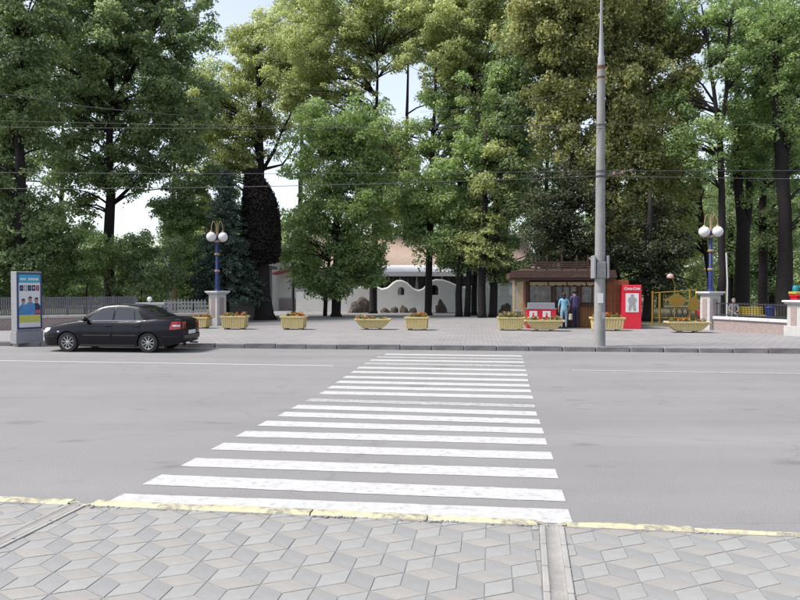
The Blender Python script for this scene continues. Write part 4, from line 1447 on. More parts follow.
# canopy roof: boards with thick fascia, upper slatted crown
xc0, xc1 = kx(510), kx(612)
MB().box(((xc0 + xc1) / 2, .95, kz(279)), (xc1 - xc0, 3.3, .10)).build('canopy_ceiling', 'wood_brown', T)
for k in range(3):
    MB().box(((xc0 + xc1) / 2, -.76 + .03 * k, kz(279) + .10 + .115 * k), (xc1 - xc0 + .06 * (1 - k), .06, .105)).build('fascia_board', 'wood_brown', T, bevel=.012)
MB().box((xc0, .95, kz(276)), (.07, 3.3, .26)).build('side_fascia', 'wood_brown', T)
rfx = MB()
rfx.add([(xc0, -.7, kz(273)), (xc1, -.7, kz(273)), (xc1 - .6, 1.4, kz(268)), (xc0 + .6, 1.4, kz(268)), (xc1, 2.9, kz(273)), (xc0, 2.9, kz(273))], [(0, 1, 2, 3), (3, 2, 4, 5), (0, 3, 5), (1, 4, 2)])
rfx.build('roof', 'wood_brown', T)
for k in range(4):
    MB().box((kx(563), .2 + .05 * k, kz(268.6) + .10 * k), (kx(592) - kx(534) - .1 * k, .05, .065)).build('crown_slat', 'wood_brown', T)
for px in (537, 548, 563, 578, 589):
    MB().box((kx(px), .45, kz(263)), (.06, .06, .75)).build('crown_post', 'wood_brown', T)
# porch post and cream advertising board at the left
MB().box((kx(513.5), -.55, kz(279) / 2), (.10, .10, kz(279) - .1)).build('porch_post', 'wood_cream', T)
MB().box((kx(520), -.3, kz(296)), (.30, .05, kz(282) - kz(310))).build('notice_board', 'wood_cream', T)

# red drinks counter in front
q = G(541.5, 328.6, PAV)
T = thing('drinks_counter', 'red drinks counter with pale grey top standing before the kiosk window', 'counter', q, FAR_A)
cw = 29 / F_PX * q.y
MB().box((0, .25, .43), (cw, .5, .86)).build('body', 'red_paint', T, bevel=.01)
MB().box((0, .25, 1.0), (cw - .1, .44, .27)).build('display_case', 'light_metal', T, bevel=.015)
MB().box((0, .25, .88), (cw + .05, .55, .035)).build('top', 'light_metal', T)
for xx in (-.36, .22):
    pnl = MB().box((xx, -.006, .5), (.34, .014, .55)).build('poster', 'print_white', T)
    g = MB()
    g.slab([(xx - .06, .28), (xx + .06, .28), (xx + .07, .5), (xx + .03, .6), (xx + .03, .7), (xx - .03, .7), (xx - .03, .6), (xx - .07, .5)], -.018, -.0135)
    g.build('printed_bottle', 'red_paint', pnl)

# red vending cabinet
q = G(631.5, 328.9, PAV)
T = thing('vending_cabinet', 'tall red drinks vending cabinet with white picture panel right of the pole', 'cabinet', q, FAR_A - .05)
vs_ = q.y / F_PX
vw, vh = 19 * vs_, 44 * vs_
MB().box((0, .35, vh / 2), (vw, .7, vh)).build('body', 'red_paint', T, bevel=.02)
MB().box((0, -.01, vh - .16), (vw - .04, .03, .27)).build('header', 'red_paint', T, bevel=.008)
pnl = MB().box((.02, -.006, vh - .78), (vw * .66, .016, .83)).build('picture_panel', 'print_white', T)
g = MB()
zc2 = vh - .78
g.slab([(-.16 + .02, zc2 - .36), (-.04, zc2 - .36), (.02, zc2 - .15), (.08, zc2 - .36), (.19, zc2 - .36), (.15, zc2 - .05), (.21, zc2 + .12), (.17, zc2 + .22), (.08, zc2 + .25), (.1, zc2 + .34), (.02, zc2 + .385), (-.06, zc2 + .34), (-.04, zc2 + .25), (-.13, zc2 + .22), (-.17, zc2 + .12), (-.11, zc2 - .05)], -.019, -.0145)
g.build('printed_figure', 'print_grey', pnl)
def text_mesh(txt, size, m, parent, loc, rot, shear=0.0, extrude=.002, align='CENTER', bold=0.0):
    cu = bpy.data.curves.new('lettering', 'FONT')
    cu.body = txt; cu.size = size; cu.align_x = align; cu.align_y = 'CENTER'; cu.shear = shear; cu.extrude = extrude; cu.offset = bold
    o = bpy.data.objects.new('lettering', cu)
    COL.objects.link(o)
    bpy.context.view_layer.update()
    me = bpy.data.meshes.new_from_object(o.evaluated_get(bpy.context.evaluated_depsgraph_get()))
    bpy.data.objects.remove(o, do_unlink=True)
    o = link('lettering', me, m, parent, loc)
    me.materials.clear(); me.materials.append(MATS[m])
    o.rotation_euler = rot
    return o
text_mesh('Coca-Cola', .155, 'print_white', T, (.0, -.028, vh - .16), (math.pi / 2, 0, 0), .25, .002, 'CENTER', .004)

# ------------------------------------------------------------------ concrete pole and wires
q = G(599.5, 346.4, PAV)
ps = q.y / F_PX
T = thing('concrete_pole', 'tall tapered concrete pole at the kerb with steel spike top', 'pole', q)
HPp = (346.4 - 67) * ps
b = MB()
prof = [(.175 - .06 * k / 14 if k else .18, HPp * k / 14 - (.03 if k == 0 else 0)) for k in range(15)]
b.lathe(prof, 24).build('shaft', 'pole_concrete', T, smooth=True)
sp = MB()
sp.lathe([(.105, HPp - .12), (.105, HPp + .25), (.085, HPp + .3), (.05, HPp + 1.2), (.03, HPp + 2.6), (.02, HPp + 4.2)], 12).build('spike', 'light_metal', T, smooth=True)
for py, m_, hh in ((69, 'rust', .10), (79, 'rust', .06), (126, 'grey_metal', .06), (172, 'grey_metal', .07), (177, 'dark_metal', .06), (262, 'grey_metal', .05), (274, 'grey_metal', .05)):
    z = (346.4 - py) * ps
    r = .175 - .06 * z / HPp + .008
    MB().lathe([(r, -hh / 2), (r, hh / 2)], 20, (0, 0, z)).build('band', m_, T, smooth=True)
for s in (-1, 1):      # two narrow sign plates, one either side, seen nearly edge on
    z = (346.4 - 267) * ps
    r = .175 - .06 * z / HPp
    MB().box((s * (r + .05), 0, z), (.06, .40, .70), 0).build('sign_plate', 'light_metal', T, bevel=.01)
MB().box((0, -.005, (346.4 - 270) * ps), (.30, .36, .52)).build('fixing_sleeve', mat('sleeve_grey', (0.20, 0.20, 0.205), .9, .2, 6), T, bevel=.03)
MB().box((-.02, -.158, (346.4 - 298) * ps), (.16, .02, .3)).build('paper_notice', 'print_white', T)
MB().box((.05, -.156, (346.4 - 296) * ps - .6), (.12, .02, .2)).build('paper_notice', 'print_grey', T)
z = (346.4 - 174) * ps
br_ = MB().tube([(.1, 0, z), (.45, -.05, z - .02), (1.0, -.1, z + .12)], .02, 6).build('bracket', 'grey_metal', T, smooth=True)
for k in range(3):
    MB().lathe([(.02, -.05), (.045, -.03), (.045, .03), (.02, .05)], 8, (.4 + .26 * k, -.06, z + .04 * k)).build('insulator', mat('insulator', (.35, .2, .16), .4), br_, smooth=True)
poleX, poleY = q.x, q.y
def wire(label, pts, r=.013, sag=0.0):
    r *= .72
    fp = []
    for a, c in zip(pts[:-1], pts[1:]):
        a, c = Vector(a), Vector(c)
        n = 24
        for k in range(n + (1 if c == Vector(pts[-1]) else 0)):
            w = k / n
            p = a.lerp(c, w); p.z -= sag * 4 * w * (1 - w)
            fp.append(p)
    tag(MB().tube(fp, r, 5).build('overhead_wire', 'wire', None, smooth='all'), label, 'wire', 'overhead wires along the street')
def pz(py): return PAV + (346.4 - py) * ps
def along(t, z): return Vector((poleX - t * math.cos(FAR_A), poleY - t * math.sin(FAR_A), z))
wire('topmost wire crossing the crowns at the upper pole band', [along(36, 8.15), along(0, pz(126)) + Vector((0, -.13, 0)), along(-36, pz(128))], .012, .25)
wire('thin wire just below the topmost one, running left of the pole', [along(36, 8.55), along(0, pz(130)) + Vector((0, -.13, 0))], .009, .2)
wire('pair of low wires, the upper one at the lower pole clamp', [along(36, 6.45), along(0, pz(172)) + Vector((0, -.16, 0)), along(-36, pz(168))], .012, .2)
wire('pair of low wires, the lower one at the lower pole clamp', [along(36, 5.85), along(0, pz(177)) + Vector((0, -.16, 0)), along(-36, pz(176))], .015, .35)
wire('slack cable sloping down from the upper left corner into the maple crown', [D(-60, 84, 24), D(20, 96, 27), D(100, 108, 31), D(200, 116, 38)], .030, .05)
wire('thin stay wire rising from the left to the pole top', [D(420, 112, 34), along(0, pz(88)) + Vector((0, -.1, 0))], .009, .15)

# ------------------------------------------------------------------ poster stand
q = G(27, 342.3, PAV)
T = thing('poster_stand', 'free standing lit poster column with grey frame beside the car bonnet', 'advertising stand', q, R(58))
pw, pd, ph = .86, .34, 2.36
MB().box((0, 0, .18), (pw + .06, pd + .04, .40)).build('plinth', 'light_metal', T, bevel=.015)
MB().box((0, 0, .38 + (ph - .38) / 2), (pw, pd, ph - .38)).build('case', 'light_metal', T, bevel=.02)
fr = MB()
y = -pd / 2 - .008
zt, zb = ph - .05, .46
mat('frame_blue', (.02, .035, .12), .4, .1, 4)
for xx in (-pw / 2 + .035, pw / 2 - .035): fr.box((xx, y, (zt + zb) / 2), (.05, .03, zt - zb))
for zz in (zt - .02, zb + .025): fr.box((0, y - .001, zz), (pw - .03, .032, .05))
fr.build('frame', 'frame_blue', T)
for s in ('front', 'rear')[:1]:
    po = MB().box((0, y + .004, (zt + zb) / 2), (pw - .11, .012, zt - zb - .05)).build('poster', 'print_white', T)
    def pr_(name, x0, x1, z0, z1, m, lift=.003):
        return MB().box(((x0 + x1) / 2, y - .004, (z0 + z1) / 2), (x1 - x0, lift, z1 - z0)).build(name, m, po)
    mat('print_cyan', (.03, .32, .50), .4, .05, 3); mat('print_navy', (.012, .016, .06), .4, .1, 3)
    mat('print_blue', (.06, .20, .42), .4, .3, 8); mat('print_yellow', (.48, .47, .10), .4, .1, 6)
    mat('print_skin', (.34, .20, .15), .5, .1, 6); mat('print_pink', (.40, .08, .12), .5, .1, 6)
    a, c = -pw / 2 + .07, pw / 2 - .07
    H = zt - zb - .06
    zz = lambda f: zt - .045 - H * f
    pr_('header_band', a, c, zz(.155), zz(0), 'print_cyan')
    for (x0, x1) in ((.06, .16), (.18, .24), (.26, .33), (.44, .52), (.535, .60), (.615, .70), (.715, .78), (.80, .92)):
        MB().box((a + (c - a) * (x0 + x1) / 2, y - .0075, zz(.088)), ((c - a) * (x1 - x0), .003, .075)).build('header_mark', 'print_white', po)
    for k in range(5):
        x0 = a + (c - a) * (.04 + .19 * k)
        pr_('tile', x0, x0 + (c - a) * .165, zz(.305), zz(.20), ('print_navy', 'print_grey', 'print_navy', 'print_navy', 'print_pink')[k])
        MB().box((x0 + (c - a) * .085, y - .0075, zz(.25)), ((c - a) * .05, .003, .07)).build('tile_mark', 'print_white' if k % 2 else 'print_blue', po)
    for (cx, zh, m_) in ((.2, .47, 'print_blue'), (.82, .45, 'print_navy'), (.52, .43, 'print_blue')):
        X = a + (c - a) * cx; Z = zz(zh); L_ = .003 + .0008 * (cx == .52)
        poly = [(X - .17, zz(.75)), (X + .17, zz(.75)), (X + .165, Z - .24), (X + .06, Z - .15), (X - .06, Z - .15), (X - .165, Z - .24)]
        poly = [(min(max(px_, a), c), pz_) for px_, pz_ in poly]
        MB().slab(poly, y - .0055 - L_, y - .005).build('printed_torso', m_, po)
        MB().slab([(X + .058 * math.cos(t), Z - .06 + .085 * math.sin(t)) for t in np.linspace(0, 2 * math.pi, 14)[:-1]], y - .0105 - L_, y - .0095).build('printed_face', 'print_skin', po)
        MB().slab([(X + .062 * math.cos(t), Z - .02 + .06 * math.sin(t)) for t in np.linspace(0, math.pi, 10)], y - .0125 - L_, y - .0115).build('printed_hair', 'print_navy', po)
    pr_('footer_band', a, c, zz(.89), zz(.755), 'print_yellow')
    pr_('price_spot', c - .17, c, zz(.73), zz(.66), 'print_pink', .02)

# ------------------------------------------------------------------ yellow playground fence, seat, bench
q = G(672, 324.5, PAV)
T = thing('playground_gate', 'yellow metal playground railing with leaf shaped boards behind the boat planter', 'fence', q, FAR_A)
gs = q.y / F_PX
gx = lambda px: (px - 672) * gs
gz = lambda py: (324.5 - py) * gs
for px, y0 in ((653, 291), (660, 292), (689, 289), (695, 289), (703, 300)):
    MB().tube([(gx(px), 0, -.02), (gx(px), 0, gz(y0))], .045, 7).build('post', 'yellow_metal', T, smooth=True)
MB().tube([(gx(653), .03, gz(293)), (gx(695), .03, gz(290))], .03, 6).build('rail', 'yellow_metal', T, smooth=True)
MB().tube([(gx(653), .03, gz(318)), (gx(703), .03, gz(318))], .03, 6).build('rail', 'yellow_metal', T, smooth=True)
def blob(cx, cy, rx, ry, n=22, ph=0):
    return [(gx(cx) + rx * gs * (1 + .13 * math.sin(5 * t + ph)) * math.cos(t), gz(cy) + ry * gs * (1 + .13 * math.cos(4 * t + ph)) * math.sin(t)) for t in np.linspace(0, 2 * math.pi, n)[:-1]]
MB().slab(blob(676, 300.5, 9, 6), -.10, -.06).build('leaf_board', 'yellow_metal', T)
MB().slab(blob(692, 304, 5.5, 7.5, ph=2), -.11, -.07).build('leaf_board', 'yellow_metal', T)
MB().slab([(gx(694), gz(310)), (gx(704), gz(312)), (gx(704), gz(321)), (gx(699), gz(319))][::-1], -.14, -.10).build('red_board', 'red_paint', T)
for k in range(8):
    MB().box((gx(670 + 2.7 * k), .06, gz(316)), (.035, .03, .75), 0, 1, 0, .35 * (-1) ** k).build('lattice_bar', 'wood_brown', T)
for k in range(6):
    MB().tube([(gx(654 + 2.4 * k), .03, gz(318)), (gx(654 + 2.4 * k), .03, gz(294))], .012, 5).build('bar', 'yellow_metal', T)
q2 = D(675, 286, q.y + .8); q2.z = PAV
T = thing('flower_lamp', 'pinkish round lamp on a thin yellow stalk above the playground railing', 'lamp', q2)
MB().tube([(0, 0, -.02), (0, 0, 1.6), (-.02, 0, 2.0), (-.16, 0, 2.3)], .03, 7).build('stalk', 'yellow_metal', T, smooth=True)
MB().ball((-.24, 0, 2.36), .15, 12, 8, (1.15, 1, .9)).build('shade', mat('shade_pink', (.45, .33, .32), .5, .1, 5), T, smooth='all')
MB().lathe([(.16, 2.26), (.19, 2.30), (.14, 2.34)], 12, (-.24, 0, 0)).build('rim', mat('shade_rim', (.40, .16, .13), .5), T)
q = D(752, 315, 34.5); q.z = PAV
T = thing('park_bench', 'bright yellow slatted bench behind the low pink wall', 'bench', q, R(-8))
for k in range(4): MB().box((0, .18 + .01 * k, .52 + .10 * k), (1.15, .03, .075)).build('back_slat', 'yellow_bright', T)
for k in range(4): MB().box((0, -.26 + .115 * k, .44), (1.15, .09, .035)).build('seat_slat', 'yellow_bright', T)
for s in (-1, 1):
    MB().tube([(s * .48, -.24, -.01), (s * .48, -.24, .42), (s * .48, .15, .43), (s * .48, .22, .9)], .025, 6).build('leg', 'dark_metal', T)
    MB().tube([(s * .48, .18, -.01), (s * .48, .14, .43)], .025, 6).build('leg', 'dark_metal', T)
q = D(770, 315, 35.5); q.z = PAV
T = thing('litter_bin', 'small blue bin right of the yellow bench behind the pink wall', 'bin', q)
MB().lathe([(.20, .0), (.24, .72), (.26, .74), (.26, .78)], 14).build('body', 'lamp_blue', T, smooth=True)
MB().lathe([(.27, .77), (.25, .83), (.05, .88)], 14).build('lid', 'lamp_blue', T, smooth=True)
# colourful ride at the right edge
q = D(799, 286, 30.5); q.z = PAV
T = thing('playground_ride', 'teal yellow and red playground ride top above the right edge pillar', 'playground ride', q)
r_ = 30.5 / F_PX
hz = lambda py: CAM_H - PAV + (286 - py) * r_
mat('ride_teal', (.02, .20, .26), .5, .1, 4)
MB().box((0, 0, hz(297) / 2), (.5, .5, hz(297))).build('base', 'red_paint', T, bevel=.03)
MB().box((.05, 0, hz(295.5)), (.66, .6, .12)).build('deck', 'red_paint', T, bevel=.03)
MB().box((0, 0, hz(293)), (.62, .58, .12)).build('rim', 'yellow_bright', T, bevel=.03)
for k in range(2):
    MB().lathe([(.11, 0), (.13, .06), (.13, .18), (.10, .26)], 12, (-.14 + .27 * k, 0, hz(291.5))).build('seat', 'ride_teal', T, smooth=True)

# ------------------------------------------------------------------ parked car
mat('car_paint', (0.0045, 0.0035, 0.008), 0.25, 0.1, 3, spec=0.25, coat=0.14)
MATS['car_paint'].node_tree.nodes['Principled BSDF'].inputs['Coat Roughness'].default_value = 0.06
mat('car_glass', (0.012, 0.014, 0.018), 0.04, 0.1, 2, spec=1.0)
mat('car_black', (0.012, 0.012, 0.013), 0.6, 0.15, 6)
mat('tyre', (0.018, 0.018, 0.019), 0.85, 0.15, 12)
mat('alloy', (0.42, 0.42, 0.43), 0.35, 0.06, 4, metal=0.7)
mat('lamp_clear', (0.62, 0.64, 0.68), 0.1, 0.1, 20, spec=0.9)
mat('lamp_red', (0.36, 0.010, 0.016), 0.15, 0.1, 12, spec=0.8)
mat('chrome', (0.5, 0.5, 0.52), 0.2, 0.05, 4, metal=0.9)

Q = Vector(farp(-9.35, 0, 0)); 
carp = farp(-8.62, -0.98, 0)
CAR = thing('parked_car', 'black four door sedan parked facing left at the far kerb', 'car', carp, FAR_A + math.pi)
# local frame: +x front, +y the side away from nothing in particular; the street side is +y here (car turned by 180 degrees)
XS = [2.24, 2.20, 2.10, 1.95, 1.75, 1.50, 1.20, 0.95, 0.60, 0.20, -0.3, -0.8, -1.2, -1.5, -1.75, -1.95, -2.10, -2.20, -2.24]
DECK = [0.60, 0.67, 0.735, 0.785, 0.83, 0.875, 0.925, 0.955, 0.945, 0.945, 0.95, 0.96, 0.985, 1.015, 1.025, 1.02, 0.995, 0.94, 0.86]
WID = [0.50, 0.62, 0.73, 0.79, 0.825, 0.845, 0.852, 0.855, 0.855, 0.855, 0.855, 0.855, 0.852, 0.848, 0.838, 0.815, 0.775, 0.70, 0.60]
BOT = [0.30, 0.23, 0.20, 0.19, 0.19, 0.19, 0.19, 0.19, 0.19, 0.19, 0.19, 0.19, 0.19, 0.20, 0.22, 0.24, 0.27, 0.31, 0.38]
ZT = [0.0, 0.10, 0.30, 0.55, 0.74, 0.90, 0.97, 1.0]
YT = [0.93, 0.965, 0.992, 1.0, 0.985, 0.945, 0.90, 0.82]
def itp(x, ys):
    return float(np.interp(-x, [-v for v in XS], ys))
def side_y(x, z):
    t_ = (z - itp(x, BOT)) / (itp(x, DECK) - itp(x, BOT))
    return itp(x, WID) * float(np.interp(t_, ZT, YT))
xs = list(np.linspace(2.24, 1.9, 7)) + list(np.linspace(1.8, -1.8, 40)) + list(np.linspace(-1.9, -2.24, 7))
b = MB()
vs, fs = [], []
ring = None
for x in xs:
    zb, zd, w = itp(x, BOT), itp(x, DECK), itp(x, WID)
    half = [(w * .8, zb - .0)] + [(w * y_, zb + (zd - zb) * z_) for z_, y_ in zip(ZT, YT)] + [(w * .6, zd + .018), (w * .3, zd + .028)]
    sec = [(0, zb)] + half + [(0, zd + .031)] + [(-y_, z_) for y_, z_ in reversed(half)]
    ring = len(sec)
    vs += [(x, y_, z_) for y_, z_ in sec]
for k in range(len(xs) - 1):
    for i in range(ring):
        fs.append((k * ring + i, k * ring + (i + 1) % ring, (k + 1) * ring + (i + 1) % ring, (k + 1) * ring + i))
fs += [tuple(range(ring)), tuple(reversed(range((len(xs) - 1) * ring, len(xs) * ring)))]
b.add(vs, fs)
body = b.build('body', 'car_paint', CAR)
WX = (1.31, -1.235)
RT = 0.302
cs = []
for wx in WX:
    for s in (-1, 1):
        c = MB()
        n = 32
        ring2 = [(wx + .345 * math.cos(2 * math.pi * k / n), .30 + .345 * math.sin(2 * math.pi * k / n)) for k in range(n)]
        c.slab(ring2, s * .58 if s > 0 else -1.2, 1.2 if s > 0 else -.58)
        cs.append(c.build('cutter', None, CAR))
boolean_cut(body, cs)
body.data.materials.clear(); body.data.materials.append(MATS['car_paint'])
body.data.polygons.foreach_set('use_smooth', [True] * len(body.data.polygons))
body.data.set_sharp_from_angle(angle=R(32))
# cabin
CX = [1.08, 0.95, 0.70, 0.42, 0.20, -0.15, -0.50, -0.85, -1.10, -1.35, -1.58]
CT = [0.955, 1.04, 1.20, 1.355, 1.415, 1.445, 1.435, 1.385, 1.29, 1.16, 1.03]
def ctop(x): return float(np.interp(-x, [-v for v in CX], CT))
KS = .42
def cab_y(x, z):
    base = 0.765 - 0.05 * max(0, (x - .5)) - .06 * max(0, (-x - .9))
    return base - (z - .93) * KS
cx_ = list(np.linspace(1.08, -1.58, 44))
b = MB(); vs, fs = [], []
for x in cx_:
    zt_ = ctop(x); zb = .90
    y0 = cab_y(x, zb); y1 = cab_y(x, zt_ - .05)
    half = [(y0, zb), ((y0 + y1) / 2, (zb + zt_ - .05) / 2), (y1, zt_ - .05), (y1 - .035, zt_ - .018), (y1 - .12, zt_), (y1 * .45, zt_ + .012)]
    sec = half + [(0, zt_ + .016)] + [(-a, c) for a, c in reversed(half)]
    ring = len(sec); vs += [(x, a, c) for a, c in sec]
for k in range(len(cx_) - 1):
    for i in range(ring - 1): fs.append((k * ring + i, k * ring + i + 1, (k + 1) * ring + i + 1, (k + 1) * ring + i))
fs += [tuple(range(ring)), tuple(reversed(range((len(cx_) - 1) * ring, len(cx_) * ring)))]
b.add(vs, fs)
b.build('cabin', 'car_paint', CAR, smooth=True)
def patch(outline, fn, off, nx=14, nz=6):
    """a curved panel: (x, z) outline given as bottom and top rows, laid on the surface y = fn(x, z) + off"""
    bot, top = outline
    b = MB(); vs = []
    for i in range(nx + 1):
        f = i / nx
        xb_ = np.interp(f, np.linspace(0, 1, len(bot)), [p[0] for p in bot]); zb_ = np.interp(f, np.linspace(0, 1, len(bot)), [p[1] for p in bot])
        xt_ = np.interp(f, np.linspace(0, 1, len(top)), [p[0] for p in top]); zt_ = np.interp(f, np.linspace(0, 1, len(top)), [p[1] for p in top])
        for j in range(nz + 1):
            g = j / nz
            x, z = xb_ + (xt_ - xb_) * g, zb_ + (zt_ - zb_) * g
            vs.append((x, fn(x, z) + off, z))
    fs = [(i * (nz + 1) + j, (i + 1) * (nz + 1) + j, (i + 1) * (nz + 1) + j + 1, i * (nz + 1) + j + 1) for i in range(nx) for j in range(nz)]
    b.add(vs, fs)
    return b
def mirror(b, s):
    if s > 0: return b
    m_ = MB(); m_.v = [(x, -y, z) for x, y, z in b.v]; m_.f = [tuple(reversed(f)) for f in b.f]
    return m_
for s in (1, -1):
    # doors lie a hair proud of the body so that their seams show
    for (bt, tp, hx) in (([(.82, .29), (-.10, .29)], [(.86, .915), (-.12, .925)], -.0), ([(-.125, .29), (-.84, .29), (-.93, .40)], [(-.145, .925), (-1.02, .95)], -.88)):
        dr = mirror(patch((bt, tp), side_y, .006, 16, 10), s).build('door', 'car_paint', CAR, smooth='all')
        hb = MB().box((hx if hx else .02, s * (side_y(hx, .80) + .018), .80), (.19, .03, .035))
        hb.build('handle', 'car_paint', dr, bevel=.008)
        x_0, x_1 = bt[0][0] - .03, bt[-1][0] + .05
        mo = mirror(patch(([(x_0, .505), (x_1, .505)], [(x_0, .54), (x_1, .54)]), side_y, .013, 10, 2), s)
        mo.build('moulding', mat('car_moulding', (.03, .028, .034), .35, .1, 3, spec=.6), dr)
        z0, z1 = .30, .90
    # side glass
    for nm, bt, tp in (('front_side_window', [(.74, .965), (-.085, .965)], [(.30, 1.315), (.10, 1.345), (-.085, 1.36)]),
                       ('rear_side_window', [(-.145, .965), (-.78, .975)], [(-.145, 1.36), (-.50, 1.348), (-.70, 1.315)]),
                       ('quarter_window', [(-.81, .975), (-1.05, .985)], [(-.74, 1.305), (-.83, 1.27)])):
        g_ = mirror(patch((bt, tp), cab_y, .005, 12, 6), s).build(nm, 'car_glass', CAR, smooth='all')
    # bright waist trim
    mirror(patch(([(.78, .945), (-1.12, .962)], [(.78, .957), (-1.12, .974)]), cab_y, .009, 14, 1), s).build('waist_trim', 'chrome', CAR)
    # mirror, lamps
    mb_ = MB().ball((.70, s * .90, 1.0), .10, 12, 8, (.7, 1.1, .78))
    mb_.box((.70, s * .80, .965), (.07, .14, .05))
    mb_.build('mirror', 'car_paint', CAR, smooth=True)
    hl = mirror(patch(([(2.185, .585), (2.02, .60), (1.90, .665)], [(2.16, .685), (2.02, .735), (1.88, .74)]), side_y, .010, 12, 4), s)
    hl.build('headlight', 'lamp_clear', CAR, smooth='all')
    MB().box((1.60, s * (side_y(1.6, .62) + .006), .62), (.07, .016, .035)).build('side_repeater', 'lamp_clear', CAR, bevel=.004)
    fg = mirror(patch(([(2.20, .36), (2.10, .36)], [(2.20, .43), (2.10, .43)]), side_y, .010, 4, 2), s)
    fg.build('fog_light', 'lamp_clear', CAR)
    tl = mirror(patch(([(-1.90, .70), (-2.05, .70), (-2.20, .72)], [(-1.96, .93), (-2.08, .945), (-2.19, .93)]), side_y, .010, 10, 5), s).build('tail_light', 'lamp_red', CAR, smooth='all')
    mirror(patch(([(-1.99, .79), (-2.19, .79)], [(-2.0, .835), (-2.19, .835)]), side_y, .014, 6, 2), s).build('reverse_lens', 'lamp_clear', tl)
    MB().box((-2.225, s * .50, .82), (.03, .22, .21)).build('tail_light', 'lamp_red', CAR, bevel=.01)
    MB().box((1.04, s * .70, .92), (.04, .04, .04)).build('mirror_gusset', 'car_black', CAR)
    # bumper rub strips and sill
    mirror(patch(([(2.20, .455), (1.72, .455)], [(2.20, .485), (1.72, .485)]), side_y, .008, 10, 1), s).build('bumper_strip', 'car_black', CAR)
    mirror(patch(([(-1.66, .475), (-2.20, .475)], [(-1.66, .51), (-2.20, .51)]), side_y, .008, 10, 1), s).build('bumper_strip', 'car_black', CAR)
    MB().box((.04, s * .80, .205), (1.75, .05, .07)).build('sill', 'car_black', CAR, bevel=.015)
# windscreen, rear screen
def screen(xa, xb, nm, inset):
    b = MB(); vs = []
    n, m_ = 10, 10
    for i in range(n + 1):
        x = xa + (xb - xa) * i / n
        z = ctop(x)
        nx_, nz_ = -(ctop(x - .01) - ctop(x + .01)) / -.02, 1.0
        l = math.hypot(nx_, nz_)
        hw = cab_y(x, z) - inset
        for j in range(m_ + 1):
            y = -hw + 2 * hw * j / m_
            zz_ = np.interp(abs(y), [0, cab_y(x, z) * .45, max(cab_y(x, z) - .12, .3), cab_y(x, z)], [z + .016, z + .012, z, z - .02])
            vs.append((x - nx_ / l * .008 * (1 if True else 0) * -1, y, zz_ + nz_ / l * .008))
    fs = [(i * (m_ + 1) + j, (i + 1) * (m_ + 1) + j, (i + 1) * (m_ + 1) + j + 1, i * (m_ + 1) + j + 1) for i in range(n) for j in range(m_)]
    b.add(vs, fs).build(nm, 'car_glass', CAR, smooth='all')
screen(1.02, .44, 'windscreen', .07)
screen(-.93, -1.50, 'rear_screen', .09)
MB().box((2.235, 0, .52), (.03, .62, .09)).build('grille', 'car_black', CAR, bevel=.01)
MB().box((2.255, 0, .40), (.012, .52, .11)).build('number_plate', 'print_white', CAR)
MB().box((-2.262, 0, .60), (.014, .52, .115)).build('number_plate', 'print_white', CAR)
MB().box((-2.20, 0, .47), (.13, 1.28, .18)).build('rear_bumper', 'car_paint', CAR, bevel=.04)
MB().box((-1.72, .70, .19), (.02, .20, .16)).build('mudflap', 'car_black', CAR)
MB().box((-1.72, -.70, .19), (.02, .20, .16)).build('mudflap', 'car_black', CAR)
MB().tube([(-2.0, -.45, .24), (-2.27, -.45, .235)], .028, 10).build('exhaust', 'chrome', CAR, smooth=True)
MB().box((.0, 0, .24), (3.4, 1.1, .10)).build('underbody', 'car_black', CAR)
for wx in WX:
    for s in (1, -1):
        w = bpy.data.objects.new('wheel', None); COL.objects.link(w); w.parent = CAR; w.location = (wx, s * .745, RT)
        w.rotation_euler = (math.pi / 2 * -s, rr.uniform(0, 1), 0)
        MB().lathe([(.19, -.09), (.285, -.095), (.302, -.07), (.302, .07), (.285, .095), (.205, .097), (.195, .07), (.19, -.05)], 36).build('tyre', 'tyre', w, smooth=True)
        rm = MB().lathe([(.197, -.04), (.197, .075), (.205, .085), (.195, .09), (.180, .07), (.175, -.04)], 36)
        for k in range(9):
            a = 2 * math.pi * k / 9
            rm.box((math.cos(a) * .105, math.sin(a) * .105, .06), (.17, .026, .03), a)
        rm.lathe([(.05, .03), (.05, .075), (.03, .085)], 18)
        rm.build('rim', 'alloy', w, smooth=True)
        MB().lathe([(.165, -.03), (.165, .02)], 24).build('brake_disc', mat('brake', (.06, .055, .05), .6), w, smooth=True)

